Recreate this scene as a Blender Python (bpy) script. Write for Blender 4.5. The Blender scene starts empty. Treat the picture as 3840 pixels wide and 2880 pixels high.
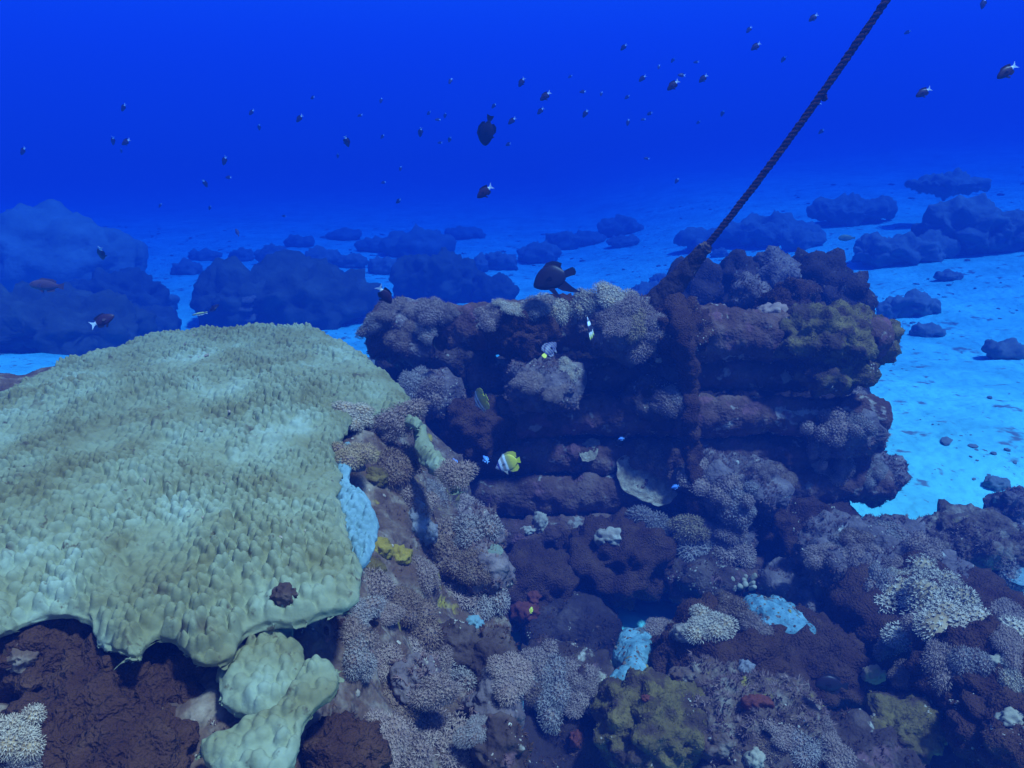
import bpy, math, random
import numpy as np
from mathutils import Vector, Matrix
from mathutils.bvhtree import BVHTree

random.seed(7)
rng = np.random.default_rng(7)
scene = bpy.context.scene
COL = scene.collection

# ------------------------------------------------------------------ camera
CAM_Z, PITCH, FPX, W, H = 2.5, math.radians(19.0), 2742.0, 3840, 2880
cam_data = bpy.data.cameras.new('camera')
cam_data.sensor_width = 36.0
cam_data.lens = 36.0 * FPX / W
cam_data.clip_start, cam_data.clip_end = 0.05, 500
cam = bpy.data.objects.new('camera', cam_data)
COL.objects.link(cam)
cam.location = (0, 0, CAM_Z)
cam.rotation_euler = (math.pi / 2 - PITCH, 0, 0)
scene.camera = cam

# ------------------------------------------------------------------ sky, sun, exposure
SUN_EL, SUN_AZ = math.radians(67), math.radians(116)    # high sun from the right, a little behind the viewer
world = bpy.data.worlds.new('World'); scene.world = world; world.use_nodes = True
nt = world.node_tree
bg = nt.nodes['Background']; sky = nt.nodes.new('ShaderNodeTexSky')
sky.sky_type = 'NISHITA'; sky.sun_disc = False
sky.sun_elevation = SUN_EL; sky.sun_rotation = SUN_AZ
nt.links.new(sky.outputs[0], bg.inputs[0]); bg.inputs[1].default_value = 0.07
sun_data = bpy.data.lights.new('sun', 'SUN'); sun_data.energy = 3.7; sun_data.angle = math.radians(6); sun_data.color = (1.0, 0.90, 0.78)
sun = bpy.data.objects.new('sun', sun_data); COL.objects.link(sun); sun.location = (0, 0, 20)
sdir = Vector((math.sin(SUN_AZ) * math.cos(SUN_EL), math.cos(SUN_AZ) * math.cos(SUN_EL), math.sin(SUN_EL)))
sun.rotation_euler = sdir.to_track_quat('Z', 'Y').to_euler()
vs = scene.view_settings
vs.view_transform = 'Standard'; vs.look = 'None'; vs.gamma = 1.0; vs.use_curve_mapping = False
vs.exposure = 1.82
cy = scene.cycles
cy.max_bounces = 2; cy.diffuse_bounces = 1; cy.glossy_bounces = 1; cy.volume_bounces = 0; cy.transparent_max_bounces = 4
cy.use_denoising = True

# ------------------------------------------------------------------ camera geometry helpers (used to find real places)
CP, SP = math.cos(PITCH), math.sin(PITCH)
FWD, RGT, UP = np.array((0, CP, -SP)), np.array((1.0, 0, 0)), np.array((0, SP, CP))
CAMP = np.array((0, 0, CAM_Z))
def ray(px, py):
    return FWD + RGT * ((px - 1920) / FPX) + UP * ((1440 - py) / FPX)
def at(px, py, d):
    return CAMP + d * ray(px, py)
def on_z(px, py, z):
    r = ray(px, py)
    return CAMP + r * ((z - CAM_Z) / r[2])

# ------------------------------------------------------------------ noise
_perm = np.random.default_rng(3).permutation(256).astype(np.int64)
_perm = np.concatenate([_perm, _perm])
_g = np.random.default_rng(4).normal(size=(256, 3)); _g /= np.linalg.norm(_g, axis=1)[:, None]
def pnoise(p, seed=0):
    p = np.asarray(p, float) + seed * 17.317
    i = np.floor(p).astype(np.int64); f = p - i
    u = f * f * f * (f * (f * 6 - 15) + 10)
    out = np.zeros(len(p))
    for dx in (0, 1):
        for dy in (0, 1):
            for dz in (0, 1):
                h = _perm[(_perm[(_perm[(i[:, 0] + dx) & 255] + i[:, 1] + dy) & 255] + i[:, 2] + dz) & 255]
                g = _g[h]
                d = g[:, 0] * (f[:, 0] - dx) + g[:, 1] * (f[:, 1] - dy) + g[:, 2] * (f[:, 2] - dz)
                w = (u[:, 0] if dx else 1 - u[:, 0]) * (u[:, 1] if dy else 1 - u[:, 1]) * (u[:, 2] if dz else 1 - u[:, 2])
                out += w * d
    return out * 1.6
def fbm(p, freq, octs=4, seed=0, gain=0.5):
    p = np.asarray(p, float); o = np.zeros(len(p)); a = 1.0
    for k in range(octs):
        o += a * pnoise(p * freq, seed + k * 3.1); freq *= 2.03; a *= gain
    return o
def worley(p, seed=0):
    """distance to the nearest and second nearest of jittered lattice points (unit cells), and a random value of the nearest"""
    p = np.asarray(p, float) + seed * 11.73
    i = np.floor(p).astype(np.int64); f1 = np.full(len(p), 9.0); f2 = np.full(len(p), 9.0); val = np.zeros(len(p))
    for dx in (-1, 0, 1):
        for dy in (-1, 0, 1):
            for dz in (-1, 0, 1):
                c = i + (dx, dy, dz)
                h = _perm[(_perm[(_perm[c[:, 0] & 255] + c[:, 1]) & 255] + c[:, 2]) & 255]
                q = c + 0.5 + _g[h] * 0.38
                d = np.sqrt(((p - q) ** 2).sum(1))
                nearer = d < f1
                f2 = np.where(nearer, f1, np.minimum(f2, d)); f1 = np.where(nearer, d, f1); val = np.where(nearer, h / 255.0, val)
    return f1, f2, val
def worley2(x, y, seed=0, jit=0.42):
    x = x + seed * 7.1; y = y + seed * 3.7
    ix = np.floor(x).astype(np.int64); iy = np.floor(y).astype(np.int64)
    f1 = np.full(len(x), 9.0); f2 = np.full(len(x), 9.0); val = np.zeros(len(x))
    for dx in (-1, 0, 1):
        for dy in (-1, 0, 1):
            cx, cyy = ix + dx, iy + dy
            h = _perm[(_perm[cx & 255] + cyy) & 255]
            d = np.hypot(x - (cx + 0.5 + _g[h, 0] * jit), y - (cyy + 0.5 + _g[h, 1] * jit))
            nearer = d < f1
            f2 = np.where(nearer, f1, np.minimum(f2, d)); f1 = np.where(nearer, d, f1); val = np.where(nearer, h / 255.0, val)
    return f1, f2, val
def sstep(a, b, x):
    t = np.clip((x - a) / (b - a), 0, 1); return t * t * (3 - 2 * t)

# ------------------------------------------------------------------ mesh helpers
def make_mesh(name, V, F, smooth=True):
    V = np.ascontiguousarray(V, np.float32); F = np.ascontiguousarray(F, np.int32)
    me = bpy.data.meshes.new(name)
    me.vertices.add(len(V)); me.vertices.foreach_set('co', V.ravel())
    m, k = F.shape
    me.loops.add(m * k); me.loops.foreach_set('vertex_index', F.ravel())
    me.polygons.add(m); me.polygons.foreach_set('loop_start', np.arange(0, m * k, k, dtype=np.int32))
    me.polygons.foreach_set('use_smooth', np.full(m, smooth, bool))
    me.update(calc_edges=True)
    return me
def link(name, me, mat=None, parent=None, loc=None, kind=None):
    o = bpy.data.objects.new(name, me); COL.objects.link(o)
    if mat is not None and not me.materials: me.materials.append(mat)
    if loc is not None: o.location = loc
    if parent is not None: o.parent = parent
    if kind: o['kind'] = kind
    return o
def tag(o, label, cat, group=None):
    o['label'] = label; o['category'] = cat
    if group: o['group'] = group
    return o
def empty(name, loc=(0, 0, 0)):
    o = bpy.data.objects.new(name, None); COL.objects.link(o); o.location = loc; o.empty_display_size = 0.1
    return o
_ico = {}
def ico(level):
    if level not in _ico:
        import bmesh
        bm = bmesh.new(); bmesh.ops.create_icosphere(bm, subdivisions=level, radius=1.0)
        V = np.array([v.co[:] for v in bm.verts]); F = np.array([[v.index for v in f.verts] for f in bm.faces]); bm.free()
        _ico[level] = (V, F)
    return _ico[level]
def vnormals(V, F):
    a = np.cross(V[F[:, 1]] - V[F[:, 0]], V[F[:, 2]] - V[F[:, 0]])
    n = np.zeros_like(V)
    for k in range(F.shape[1]): np.add.at(n, F[:, k], a)
    return n / np.maximum(np.linalg.norm(n, axis=1), 1e-9)[:, None]
def grid_faces(nu, nv):
    a = np.arange(nu * nv).reshape(nu, nv)
    return np.stack([a[:-1, :-1].ravel(), a[1:, :-1].ravel(), a[1:, 1:].ravel(), a[:-1, 1:].ravel()], 1)

SOLID_V, SOLID_F = [], []           # everything corals can grow on, for finding where they stand
_solid_n = 0
def solid(V, F):
    global _solid_n
    if F.shape[1] == 4: F = np.concatenate([F[:, (0, 1, 2)], F[:, (0, 2, 3)]])
    SOLID_V.append(np.asarray(V, float)); SOLID_F.append(F + _solid_n); _solid_n += len(V)

# ------------------------------------------------------------------ materials
def lin(c): return (float(c[0]), float(c[1]), float(c[2]), 1.0)
REEF_TONE = np.array((0.75, 0.68, 0.54))      # overall depth of the reef's own colours
def mat_noise(name, cols, scale=6.0, detail=6.0, rough=0.85, bump=0.4, bscale=60.0, bdist=0.006, spots=None, spot_scale=25.0, spot_at=0.62, spot2=None, sheen=0.0, coord='Object'):
    """cols: list of (position, colour) over a fractal noise; spots: a second colour in separate small patches"""
    if name not in ('sand', 'sand_grit', 'boulder', 'boulder_pale', 'bleached'):
        tone = lambda c: tuple(np.array(c) * REEF_TONE)
        cols = [(p, tone(c)) for p, c in cols]; spots = tone(spots) if spots is not None else None; spot2 = (tone(spot2[0]), spot2[1], spot2[2]) if spot2 is not None else None
    m = bpy.data.materials.new(name); m.use_nodes = True; t = m.node_tree; N = t.nodes; L = t.links
    b = N['Principled BSDF']; b.inputs['Roughness'].default_value = rough
    b.inputs['Specular IOR Level'].default_value = 0.15
    if sheen: b.inputs['Sheen Weight'].default_value = sheen
    tc = N.new('ShaderNodeTexCoord'); src = tc.outputs[coord]
    n1 = N.new('ShaderNodeTexNoise'); n1.inputs['Scale'].default_value = scale; n1.inputs['Detail'].default_value = min(detail, 4.0); n1.inputs['Roughness'].default_value = 0.62
    L.new(src, n1.inputs['Vector'])
    r = N.new('ShaderNodeValToRGB'); L.new(n1.outputs['Fac'], r.inputs[0])
    e = r.color_ramp.elements
    while len(e) < len(cols): e.new(0.5)
    for k, (p, c) in enumerate(cols): e[k].position = p; e[k].color = lin(c)
    col = r.outputs[0]
    def patch(col, c, sc, thr, soft=0.04):
        n2 = N.new('ShaderNodeTexNoise'); n2.inputs['Scale'].default_value = sc; n2.inputs['Detail'].default_value = 3.0; n2.inputs['Roughness'].default_value = 0.6
        mp = N.new('ShaderNodeMapping'); mp.inputs['Location'].default_value = (sc, thr * 31, 3.3); L.new(src, mp.inputs[0]); L.new(mp.outputs[0], n2.inputs['Vector'])
        mr = N.new('ShaderNodeMapRange'); mr.inputs[1].default_value = thr - soft; mr.inputs[2].default_value = thr + soft; L.new(n2.outputs['Fac'], mr.inputs[0])
        mx = N.new('ShaderNodeMix'); mx.data_type = 'RGBA'; L.new(mr.outputs[0], mx.inputs[0]); L.new(col, mx.inputs[6]); mx.inputs[7].default_value = lin(c)
        return mx.outputs[2]
    if spots is not None: col = patch(col, spots, spot_scale, spot_at)
    if spot2 is not None: col = patch(col, spot2[0], spot2[1], spot2[2])
    L.new(col, b.inputs['Base Color'])
    if bump:
        n3 = N.new('ShaderNodeTexNoise'); n3.inputs['Scale'].default_value = bscale; n3.inputs['Detail'].default_value = 1.5; L.new(src, n3.inputs['Vector'])
        bp = N.new('ShaderNodeBump'); bp.inputs['Strength'].default_value = bump; bp.inputs['Distance'].default_value = bdist
        L.new(n3.outputs['Fac'], bp.inputs['Height']); L.new(bp.outputs[0], b.inputs['Normal'])
    return m
M = {}
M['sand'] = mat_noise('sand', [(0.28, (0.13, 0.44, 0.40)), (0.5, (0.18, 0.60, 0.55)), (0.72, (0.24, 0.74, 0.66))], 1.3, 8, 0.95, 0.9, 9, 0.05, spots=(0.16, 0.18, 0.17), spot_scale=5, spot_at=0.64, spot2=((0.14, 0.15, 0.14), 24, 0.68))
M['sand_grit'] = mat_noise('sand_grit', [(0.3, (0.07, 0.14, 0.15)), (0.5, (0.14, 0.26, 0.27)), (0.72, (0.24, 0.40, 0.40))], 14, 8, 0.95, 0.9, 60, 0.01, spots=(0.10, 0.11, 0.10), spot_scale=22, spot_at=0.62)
M['rock'] = mat_noise('rock', [(0.3, (0.045, 0.022, 0.025)), (0.5, (0.095, 0.055, 0.05)), (0.68, (0.18, 0.12, 0.11))], 9, 8, 0.9, 0.8, 70, 0.012, spots=(0.55, 0.50, 0.46), spot_scale=16, spot_at=0.67, spot2=((0.22, 0.11, 0.13), 11, 0.66))
M['log_brown'] = mat_noise('log_brown', [(0.3, (0.08, 0.032, 0.03)), (0.5, (0.15, 0.072, 0.058)), (0.68, (0.24, 0.14, 0.12))], 7, 8, 0.9, 0.9, 70, 0.012, spots=(0.46, 0.38, 0.36), spot_scale=13, spot_at=0.64, spot2=((0.24, 0.10, 0.12), 9, 0.62))
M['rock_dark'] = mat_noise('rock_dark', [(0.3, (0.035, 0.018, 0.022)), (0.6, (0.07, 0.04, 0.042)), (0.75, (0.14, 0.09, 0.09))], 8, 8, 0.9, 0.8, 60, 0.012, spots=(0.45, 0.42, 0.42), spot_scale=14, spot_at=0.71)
M['rock_mauve'] = mat_noise('rock_mauve', [(0.3, (0.09, 0.06, 0.075)), (0.55, (0.22, 0.16, 0.18)), (0.75, (0.36, 0.28, 0.29))], 10, 8, 0.9, 0.9, 60, 0.014, spots=(0.6, 0.56, 0.54), spot_scale=18, spot_at=0.70)
M['algae_brown'] = mat_noise('algae_brown', [(0.3, (0.065, 0.024, 0.018)), (0.55, (0.105, 0.046, 0.03)), (0.75, (0.15, 0.072, 0.045))], 12, 7, 0.95, 1.0, 130, 0.014)
M['algae_olive'] = mat_noise('algae_olive', [(0.3, (0.12, 0.075, 0.03)), (0.55, (0.20, 0.135, 0.045)), (0.75, (0.30, 0.21, 0.07))], 14, 7, 0.9, 0.8, 90, 0.01, spots=(0.09, 0.05, 0.035), spot_scale=8, spot_at=0.52)
M['rubble_pale'] = mat_noise('rubble_pale', [(0.3, (0.08, 0.04, 0.035)), (0.5, (0.18, 0.11, 0.09)), (0.72, (0.40, 0.32, 0.27))], 16, 8, 0.9, 0.9, 60, 0.014, spots=(0.15, 0.08, 0.06), spot_scale=13, spot_at=0.58, spot2=((0.45, 0.33, 0.06), 12, 0.66))
M['boulder'] = mat_noise('boulder', [(0.3, (0.12, 0.12, 0.11)), (0.55, (0.17, 0.17, 0.155)), (0.75, (0.24, 0.24, 0.22))], 2.2, 8, 0.95, 0.5, 14, 0.04)
M['plate'] = mat_noise('plate', [(0.25, (0.16, 0.135, 0.06)), (0.42, (0.25, 0.25, 0.145)), (0.58, (0.32, 0.36, 0.25)), (0.75, (0.42, 0.52, 0.45))], 5.0, 8, 0.8, 0.3, 160, 0.003, spots=(0.13, 0.11, 0.07), spot_scale=38, spot_at=0.67, spot2=((0.14, 0.12, 0.08), 8, 0.69))

M['fuzz_brown'] = mat_noise('fuzz_brown', [(0.3, (0.065, 0.024, 0.018)), (0.55, (0.11, 0.048, 0.032)), (0.75, (0.16, 0.078, 0.05))], 10, 6, 0.95, 0)
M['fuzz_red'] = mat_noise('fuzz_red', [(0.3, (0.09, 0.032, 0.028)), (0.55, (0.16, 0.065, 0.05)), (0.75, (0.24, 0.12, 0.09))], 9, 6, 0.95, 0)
M['tuft_brown'] = mat_noise('tuft_brown', [(0.3, (0.11, 0.045, 0.035)), (0.55, (0.17, 0.08, 0.055)), (0.75, (0.24, 0.125, 0.085))], 10, 6, 0.95, 0)
M['tuft_olive'] = mat_noise('tuft_olive', [(0.3, (0.19, 0.13, 0.045)), (0.55, (0.28, 0.20, 0.065)), (0.75, (0.38, 0.29, 0.10))], 12, 6, 0.95, 0)
M['fuzz_olive'] = mat_noise('fuzz_olive', [(0.3, (0.12, 0.08, 0.03)), (0.55, (0.20, 0.14, 0.045)), (0.75, (0.30, 0.22, 0.07))], 12, 6, 0.95, 0, spots=(0.09, 0.05, 0.035), spot_scale=8, spot_at=0.52)
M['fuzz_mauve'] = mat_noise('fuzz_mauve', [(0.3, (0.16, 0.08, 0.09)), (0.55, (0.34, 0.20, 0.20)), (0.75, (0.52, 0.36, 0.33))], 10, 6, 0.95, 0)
M['crust_pale'] = mat_noise('crust_pale', [(0.3, (0.28, 0.20, 0.18)), (0.5, (0.46, 0.38, 0.34)), (0.7, (0.68, 0.62, 0.56))], 20, 5, 0.85, 0)
M['soft_mauve'] = mat_noise('soft_mauve', [(0.3, (0.29, 0.18, 0.18)), (0.5, (0.42, 0.285, 0.275)), (0.7, (0.57, 0.42, 0.385))], 3, 6, 0.9, 0)
M['soft_tan'] = mat_noise('soft_tan', [(0.3, (0.36, 0.22, 0.12)), (0.5, (0.52, 0.36, 0.22)), (0.7, (0.68, 0.50, 0.34))], 3, 6, 0.9, 0)
M['soft_pale'] = mat_noise('soft_pale', [(0.3, (0.48, 0.36, 0.30)), (0.5, (0.66, 0.54, 0.46)), (0.7, (0.82, 0.72, 0.64))], 3, 6, 0.9, 0)
M['soft_brown'] = mat_noise('soft_brown', [(0.3, (0.20, 0.11, 0.09)), (0.5, (0.30, 0.18, 0.14)), (0.7, (0.42, 0.28, 0.22))], 3, 6, 0.9, 0)
M['soft_grey'] = mat_noise('soft_grey', [(0.3, (0.28, 0.22, 0.24)), (0.5, (0.40, 0.33, 0.35)), (0.7, (0.55, 0.48, 0.48))], 3, 6, 0.9, 0)
M['stalk'] = mat_noise('stalk', [(0.3, (0.25, 0.14, 0.13)), (0.7, (0.46, 0.32, 0.29))], 4, 5, 0.9, 0.5, 20, 0.02)
M['bleached'] = mat_noise('bleached', [(0.3, (0.13, 0.21, 0.21)), (0.55, (0.17, 0.27, 0.27)), (0.75, (0.22, 0.34, 0.34))], 5, 7, 0.8, 0.3, 140, 0.003)
M['sponge_blue'] = mat_noise('sponge_blue', [(0.3, (0.18, 0.16, 0.20)), (0.55, (0.30, 0.29, 0.34)), (0.75, (0.50, 0.50, 0.56))], 14, 6, 0.85, 0.8, 90, 0.008)
M['sponge_orange'] = mat_noise('sponge_orange', [(0.3, (0.14, 0.035, 0.025)), (0.7, (0.24, 0.06, 0.04))], 14, 6, 0.85, 0.6, 90, 0.006)
M['algae_lime'] = mat_noise('algae_lime', [(0.3, (0.25, 0.17, 0.03)), (0.55, (0.42, 0.29, 0.05)), (0.75, (0.60, 0.44, 0.10))], 16, 6, 0.9, 0.7, 90, 0.006)

# ------------------------------------------------------------------ seabed
def seabed_z(x, y):
    x = np.asarray(x, float); y = np.asarray(y, float)
    z = 0.36 * (1 - sstep(4.5, 11, y)) - 0.6 * sstep(5, 13, y) * (1 - sstep(0.5, 8, x))
    z = z + 0.075 * np.maximum(x - 2.0, 0) * sstep(5, 12, y) * (1 + 0.01 * y)
    z = z - 0.012 * np.maximum(-x - 3, 0) * 0
    p = np.stack([x, y, np.zeros_like(x)], 1)
    z = z + 0.10 * fbm(p, 0.22, 3, 5) + 0.035 * fbm(p, 1.1, 3, 9)
    near = 1 - sstep(9, 16, np.hypot(x, y))
    z = z + near * 0.012 * fbm(p, 5.5, 2, 12) + 0.010 * np.sin(9.0 * y + 2.2 * x + 3.0 * fbm(p, 0.9, 2, 14)) * (1 - sstep(8, 14, y))
    return z
def build_seabed():
    ys = np.concatenate([np.linspace(-3, 12, 190), 12 + (np.linspace(0, 1, 90) ** 2.2) * 70])
    t = np.linspace(-1, 1, 241); xs = np.sign(t) * (np.abs(t) * 6 + np.abs(t) ** 4 * 66)
    X, Y = np.meshgrid(xs, ys, indexing='ij'); x, y = X.ravel(), Y.ravel()
    V = np.stack([x, y, seabed_z(x, y)], 1); F = grid_faces(len(xs), len(ys))
    o = link('seabed', make_mesh('seabed', V, F), M['sand']); o['kind'] = 'structure'
    tag(o, 'pale sandy seabed sloping away into blue water', 'seabed')
    k = (np.hypot(V[F[:, 0], 0], V[F[:, 0], 1]) < 25)
    solid(V, F[k])
build_seabed()

# ------------------------------------------------------------------ blobs: displaced, never plain, ellipsoids
def blob_verts(radii, level=5, seed=0, amp=0.16, freq=1.6, lump=0.0, lumpsize=0.08, fine=0.012, flat=0.0, fine_freq=26):
    U, F = ico(level)
    R = np.array(radii, float); m = R.mean()
    V = U * R
    n = U / R; n /= np.linalg.norm(n, axis=1)[:, None]
    d = amp * m * fbm(V, freq / m, 4, seed, 0.55)
    if lump:
        f1, f2, v = worley((V + n * d[:, None]) / lumpsize, seed)
        d = d + lump * lumpsize * (np.sqrt(np.clip(1.0 - f1 * f1 * 1.25, 0, 1)) - 0.5) * (0.6 + 0.8 * v)
    if fine: d = d + fine * fbm(V, fine_freq, 3, seed + 5)
    V = V + n * d[:, None]
    if flat:
        low = V[:, 2] < -flat * R[2]
        V[low, 2] = -flat * R[2] + (V[low, 2] + flat * R[2]) * 0.25
    return V, F
def px_radii(rx, ry, d, depth=None):
    a, b = rx * d / FPX, ry * d / FPX
    return (a, depth if depth else 0.5 * (a + b) * 1.05, b)


# ------------------------------------------------------------------ central outcrop
outcrop = empty('reef_outcrop', tuple(at(2350, 2200, 3.7) * (1, 1, 0) + (0, 0, 0.35)))
tag(outcrop, 'large dark overgrown block of stacked horizontal courses below the mooring rope', 'reef outcrop')
OUT = np.array(outcrop.location)
LOBES = []
def lobe(root, R0, px, py, rx, ry, d, mat, seed, depth=None, level=5, name='rock_lobe', **kw):
    c = at(px, py, d)
    V, F = blob_verts(px_radii(rx, ry, d, depth), level, seed, **kw)
    # tip the lobe so that its axes follow the view's up for the outline asked for, then leave it in world space
    V = V + c
    o = link(name, make_mesh(name, V - R0, F), M[mat], root)
    solid(V, F); LOBES.append((o, V, F, root, R0, mat))
    return o
RK = dict(amp=0.30, freq=1.5, lump=0.55, lumpsize=0.10, fine=0.014)
def stacked_log(x0, y0, d0, x1, y1, d1, rpx, mat, seed):
    """a long overgrown log with a rounded end, lying across the stack"""
    A, B = at(x0, y0, d0), at(x1, y1, d1); L = np.linalg.norm(B - A); T = (B - A) / L; r = rpx * 0.5 * (d0 + d1) / FPX
    X = np.cross(T, (0, 0, 1.0)); X /= np.linalg.norm(X); Y = np.cross(X, T)
    n, m = 170, 40; t = np.linspace(0, 1, n); s = np.linspace(-r * 0.75, L + r * 0.75, n)
    e = np.clip(np.minimum(s + r * 0.75, L + r * 0.75 - s) / (r * 0.9), 0, 1); cap = np.sqrt(np.clip(1 - (1 - e) ** 2, 0, 1)) + 0.002
    a = np.arange(m) * 2 * math.pi / m
    dirs = np.cos(a)[None, :, None] * X + np.sin(a)[None, :, None] * Y
    P = A + T * s[:, None, None] + dirs * (r * cap)[:, None, None]; P = np.broadcast_to(P, (n, m, 3)).reshape(-1, 3); D = np.broadcast_to(dirs, (n, m, 3)).reshape(-1, 3)
    f1, f2, v = worley(P / 0.09, seed)
    dsp = 0.20 * r * fbm(P, 3.2, 3, seed) + 0.034 * (np.sqrt(np.clip(1 - f1 * f1 * 1.25, 0, 1)) - 0.5) * (0.5 + 0.9 * v) + 0.012 * fbm(P, 26, 3, seed + 5)
    V = P + D * (dsp * np.repeat(np.clip(cap * 1.3, 0, 1), m))[:, None]
    F = np.array([(i * m + j, i * m + (j + 1) % m, (i + 1) * m + (j + 1) % m, (i + 1) * m + j) for i in range(n - 1) for j in range(m)])
    F = np.concatenate([F[:, (0, 1, 2)], F[:, (0, 2, 3)]])
    o = link('stacked_log', make_mesh('stacked_log', V - OUT, F), M[mat], outcrop)
    solid(V, F); LOBES.append((o, V, F, outcrop, OUT, mat))
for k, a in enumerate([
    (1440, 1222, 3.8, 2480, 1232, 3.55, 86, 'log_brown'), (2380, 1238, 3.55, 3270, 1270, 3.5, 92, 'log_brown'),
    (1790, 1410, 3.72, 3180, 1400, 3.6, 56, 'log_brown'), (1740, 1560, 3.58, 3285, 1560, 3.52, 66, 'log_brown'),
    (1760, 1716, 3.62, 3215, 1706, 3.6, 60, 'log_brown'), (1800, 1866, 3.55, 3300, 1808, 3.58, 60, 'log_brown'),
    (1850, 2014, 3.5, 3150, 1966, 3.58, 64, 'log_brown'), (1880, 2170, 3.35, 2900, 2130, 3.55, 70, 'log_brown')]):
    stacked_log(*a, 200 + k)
for k, a in enumerate([
    (2350, 1640, 800, 420, 4.35, 'rock_dark', 0.3), (2250, 2020, 560, 330, 4.15, 'rock_dark', 0.35), (2860, 1740, 250, 420, 4.25, 'rock_dark', 0.3), (2850, 2080, 330, 160, 4.05, 'rock_dark', 0.3),
    (1530, 1240, 160, 95, 3.8, 'rock_mauve', None), (1690, 1330, 160, 95, 3.85, 'rock', None), (1640, 1420, 190, 150, 4.35, 'rock_dark', None), (1600, 1300, 150, 70, 3.95, 'rock', None), (1950, 1240, 130, 80, 3.5, 'algae_brown', None), (2330, 1230, 150, 95, 3.48, 'rock_mauve', None), (2520, 1240, 120, 105, 3.45, 'algae_brown', None),
    (3080, 1270, 170, 100, 3.45, 'algae_olive', None), (3215, 1280, 125, 100, 3.55, 'algae_olive', None),
    (2035, 1440, 140, 85, 3.45, 'rock_mauve', None), (1790, 1600, 120, 95, 3.5, 'algae_brown', None), (2460, 1510, 110, 80, 3.5, 'rock', None),
    (3115, 1388, 135, 70, 3.45, 'algae_olive', None), (3150, 1600, 165, 80, 3.55, 'rock_mauve', None), (3265, 1778, 105, 80, 3.72, 'rock_mauve', None),
    (2750, 1810, 200, 75, 3.42, 'rock_mauve', None), (2310, 2090, 200, 135, 3.3, 'algae_brown', None), (2690, 2010, 130, 90, 3.4, 'rock_mauve', None), (3010, 1960, 180, 100, 3.55, 'algae_brown', None),
    (1990, 2210, 170, 125, 3.2, 'algae_brown', None), (2150, 2410, 170, 160, 3.05, 'rock_dark', None), (2660, 2180, 130, 80, 3.2, 'rock', None), (1620, 1480, 100, 80, 3.5, 'rock_mauve', None)]):
    lobe(outcrop, OUT, *a[:6], seed=20 + k, depth=a[6], level=5 if a[5].startswith('algae') else 4, **RK)

# ------------------------------------------------------------------ left reef slope under the big coral
def slope_z(x, y):
    p = np.stack([x, y, np.zeros_like(x)], 1)
    top = 1.60 - 0.06 * sstep(1.6, 0.9, y)
    edge = -0.04 + 0.10 * fbm(p, 1.7, 2, 31) - 0.18 * sstep(2.0, 2.6, y) - 0.05 * sstep(1.6, 1.0, y)
    t = x - edge
    z = top + 0.03 - 0.37 * sstep(-0.42, 0.0, t) - 1.15 * sstep(-0.02, 0.13, t)
    z = z - 0.9 * sstep(2.75, 3.4, y)
    z = z + 0.05 * fbm(p, 3.2, 4, 33) + 0.02 * fbm(p, 14, 3, 36)
    return z
def build_slope():
    xs = np.concatenate([np.linspace(-3.2, -1.0, 50)[:-1], np.linspace(-1.0, 0.5, 190)]); ys = np.linspace(0.3, 3.5, 240)
    X, Y = np.meshgrid(xs, ys, indexing='ij'); x, y = X.ravel(), Y.ravel()
    V = np.stack([x, y, slope_z(x, y)], 1)
    V[:, 0] += 0.04 * fbm(V, 5, 3, 40)
    F = grid_faces(len(xs), len(ys))
    o = link('reef_slope', make_mesh('reef_slope', V, F), M['rubble_pale']); o['kind'] = 'structure'
    tag(o, 'rubble covered reef slope falling from the big plate coral to the gully', 'reef slope')
    solid(V, F)
    return V, F
SLOPE = build_slope()

# ------------------------------------------------------------------ big knobbly plate coral
def poly_sd(P, poly):
    """signed distance to a closed polygon, positive inside"""
    x, y = P[:, 0], P[:, 1]; n = len(poly); d = np.full(len(P), 1e9); ins = np.zeros(len(P), bool)
    for k in range(n):
        a, b = poly[k], poly[(k + 1) % n]
        e = b - a; L = (e * e).sum()
        t = np.clip(((x - a[0]) * e[0] + (y - a[1]) * e[1]) / max(L, 1e-12), 0, 1)
        d = np.minimum(d, np.hypot(x - a[0] - t * e[0], y - a[1] - t * e[1]))
        c = ((a[1] > y) != (b[1] > y))
        with np.errstate(divide='ignore', invalid='ignore'):
            ins ^= c & (x < (b[0] - a[0]) * (y - a[1]) / (b[1] - a[1]) + a[0])
    return np.where(ins, d, -d)
def resample(poly, step):
    out = []
    n = len(poly)
    for k in range(n):                       # Catmull-Rom rounding of the outline
        p0, p1, p2, p3 = poly[k - 1], poly[k], poly[(k + 1) % n], poly[(k + 2) % n]
        m = max(2, int(np.linalg.norm(p2 - p1) / step))
        for j in range(m):
            t = j / m
            out.append(0.5 * ((2 * p1) + (-p0 + p2) * t + (2 * p0 - 5 * p1 + 4 * p2 - p3) * t * t + (-p0 + 3 * p1 - 3 * p2 + p3) * t ** 3))
    return np.array(out)
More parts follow.
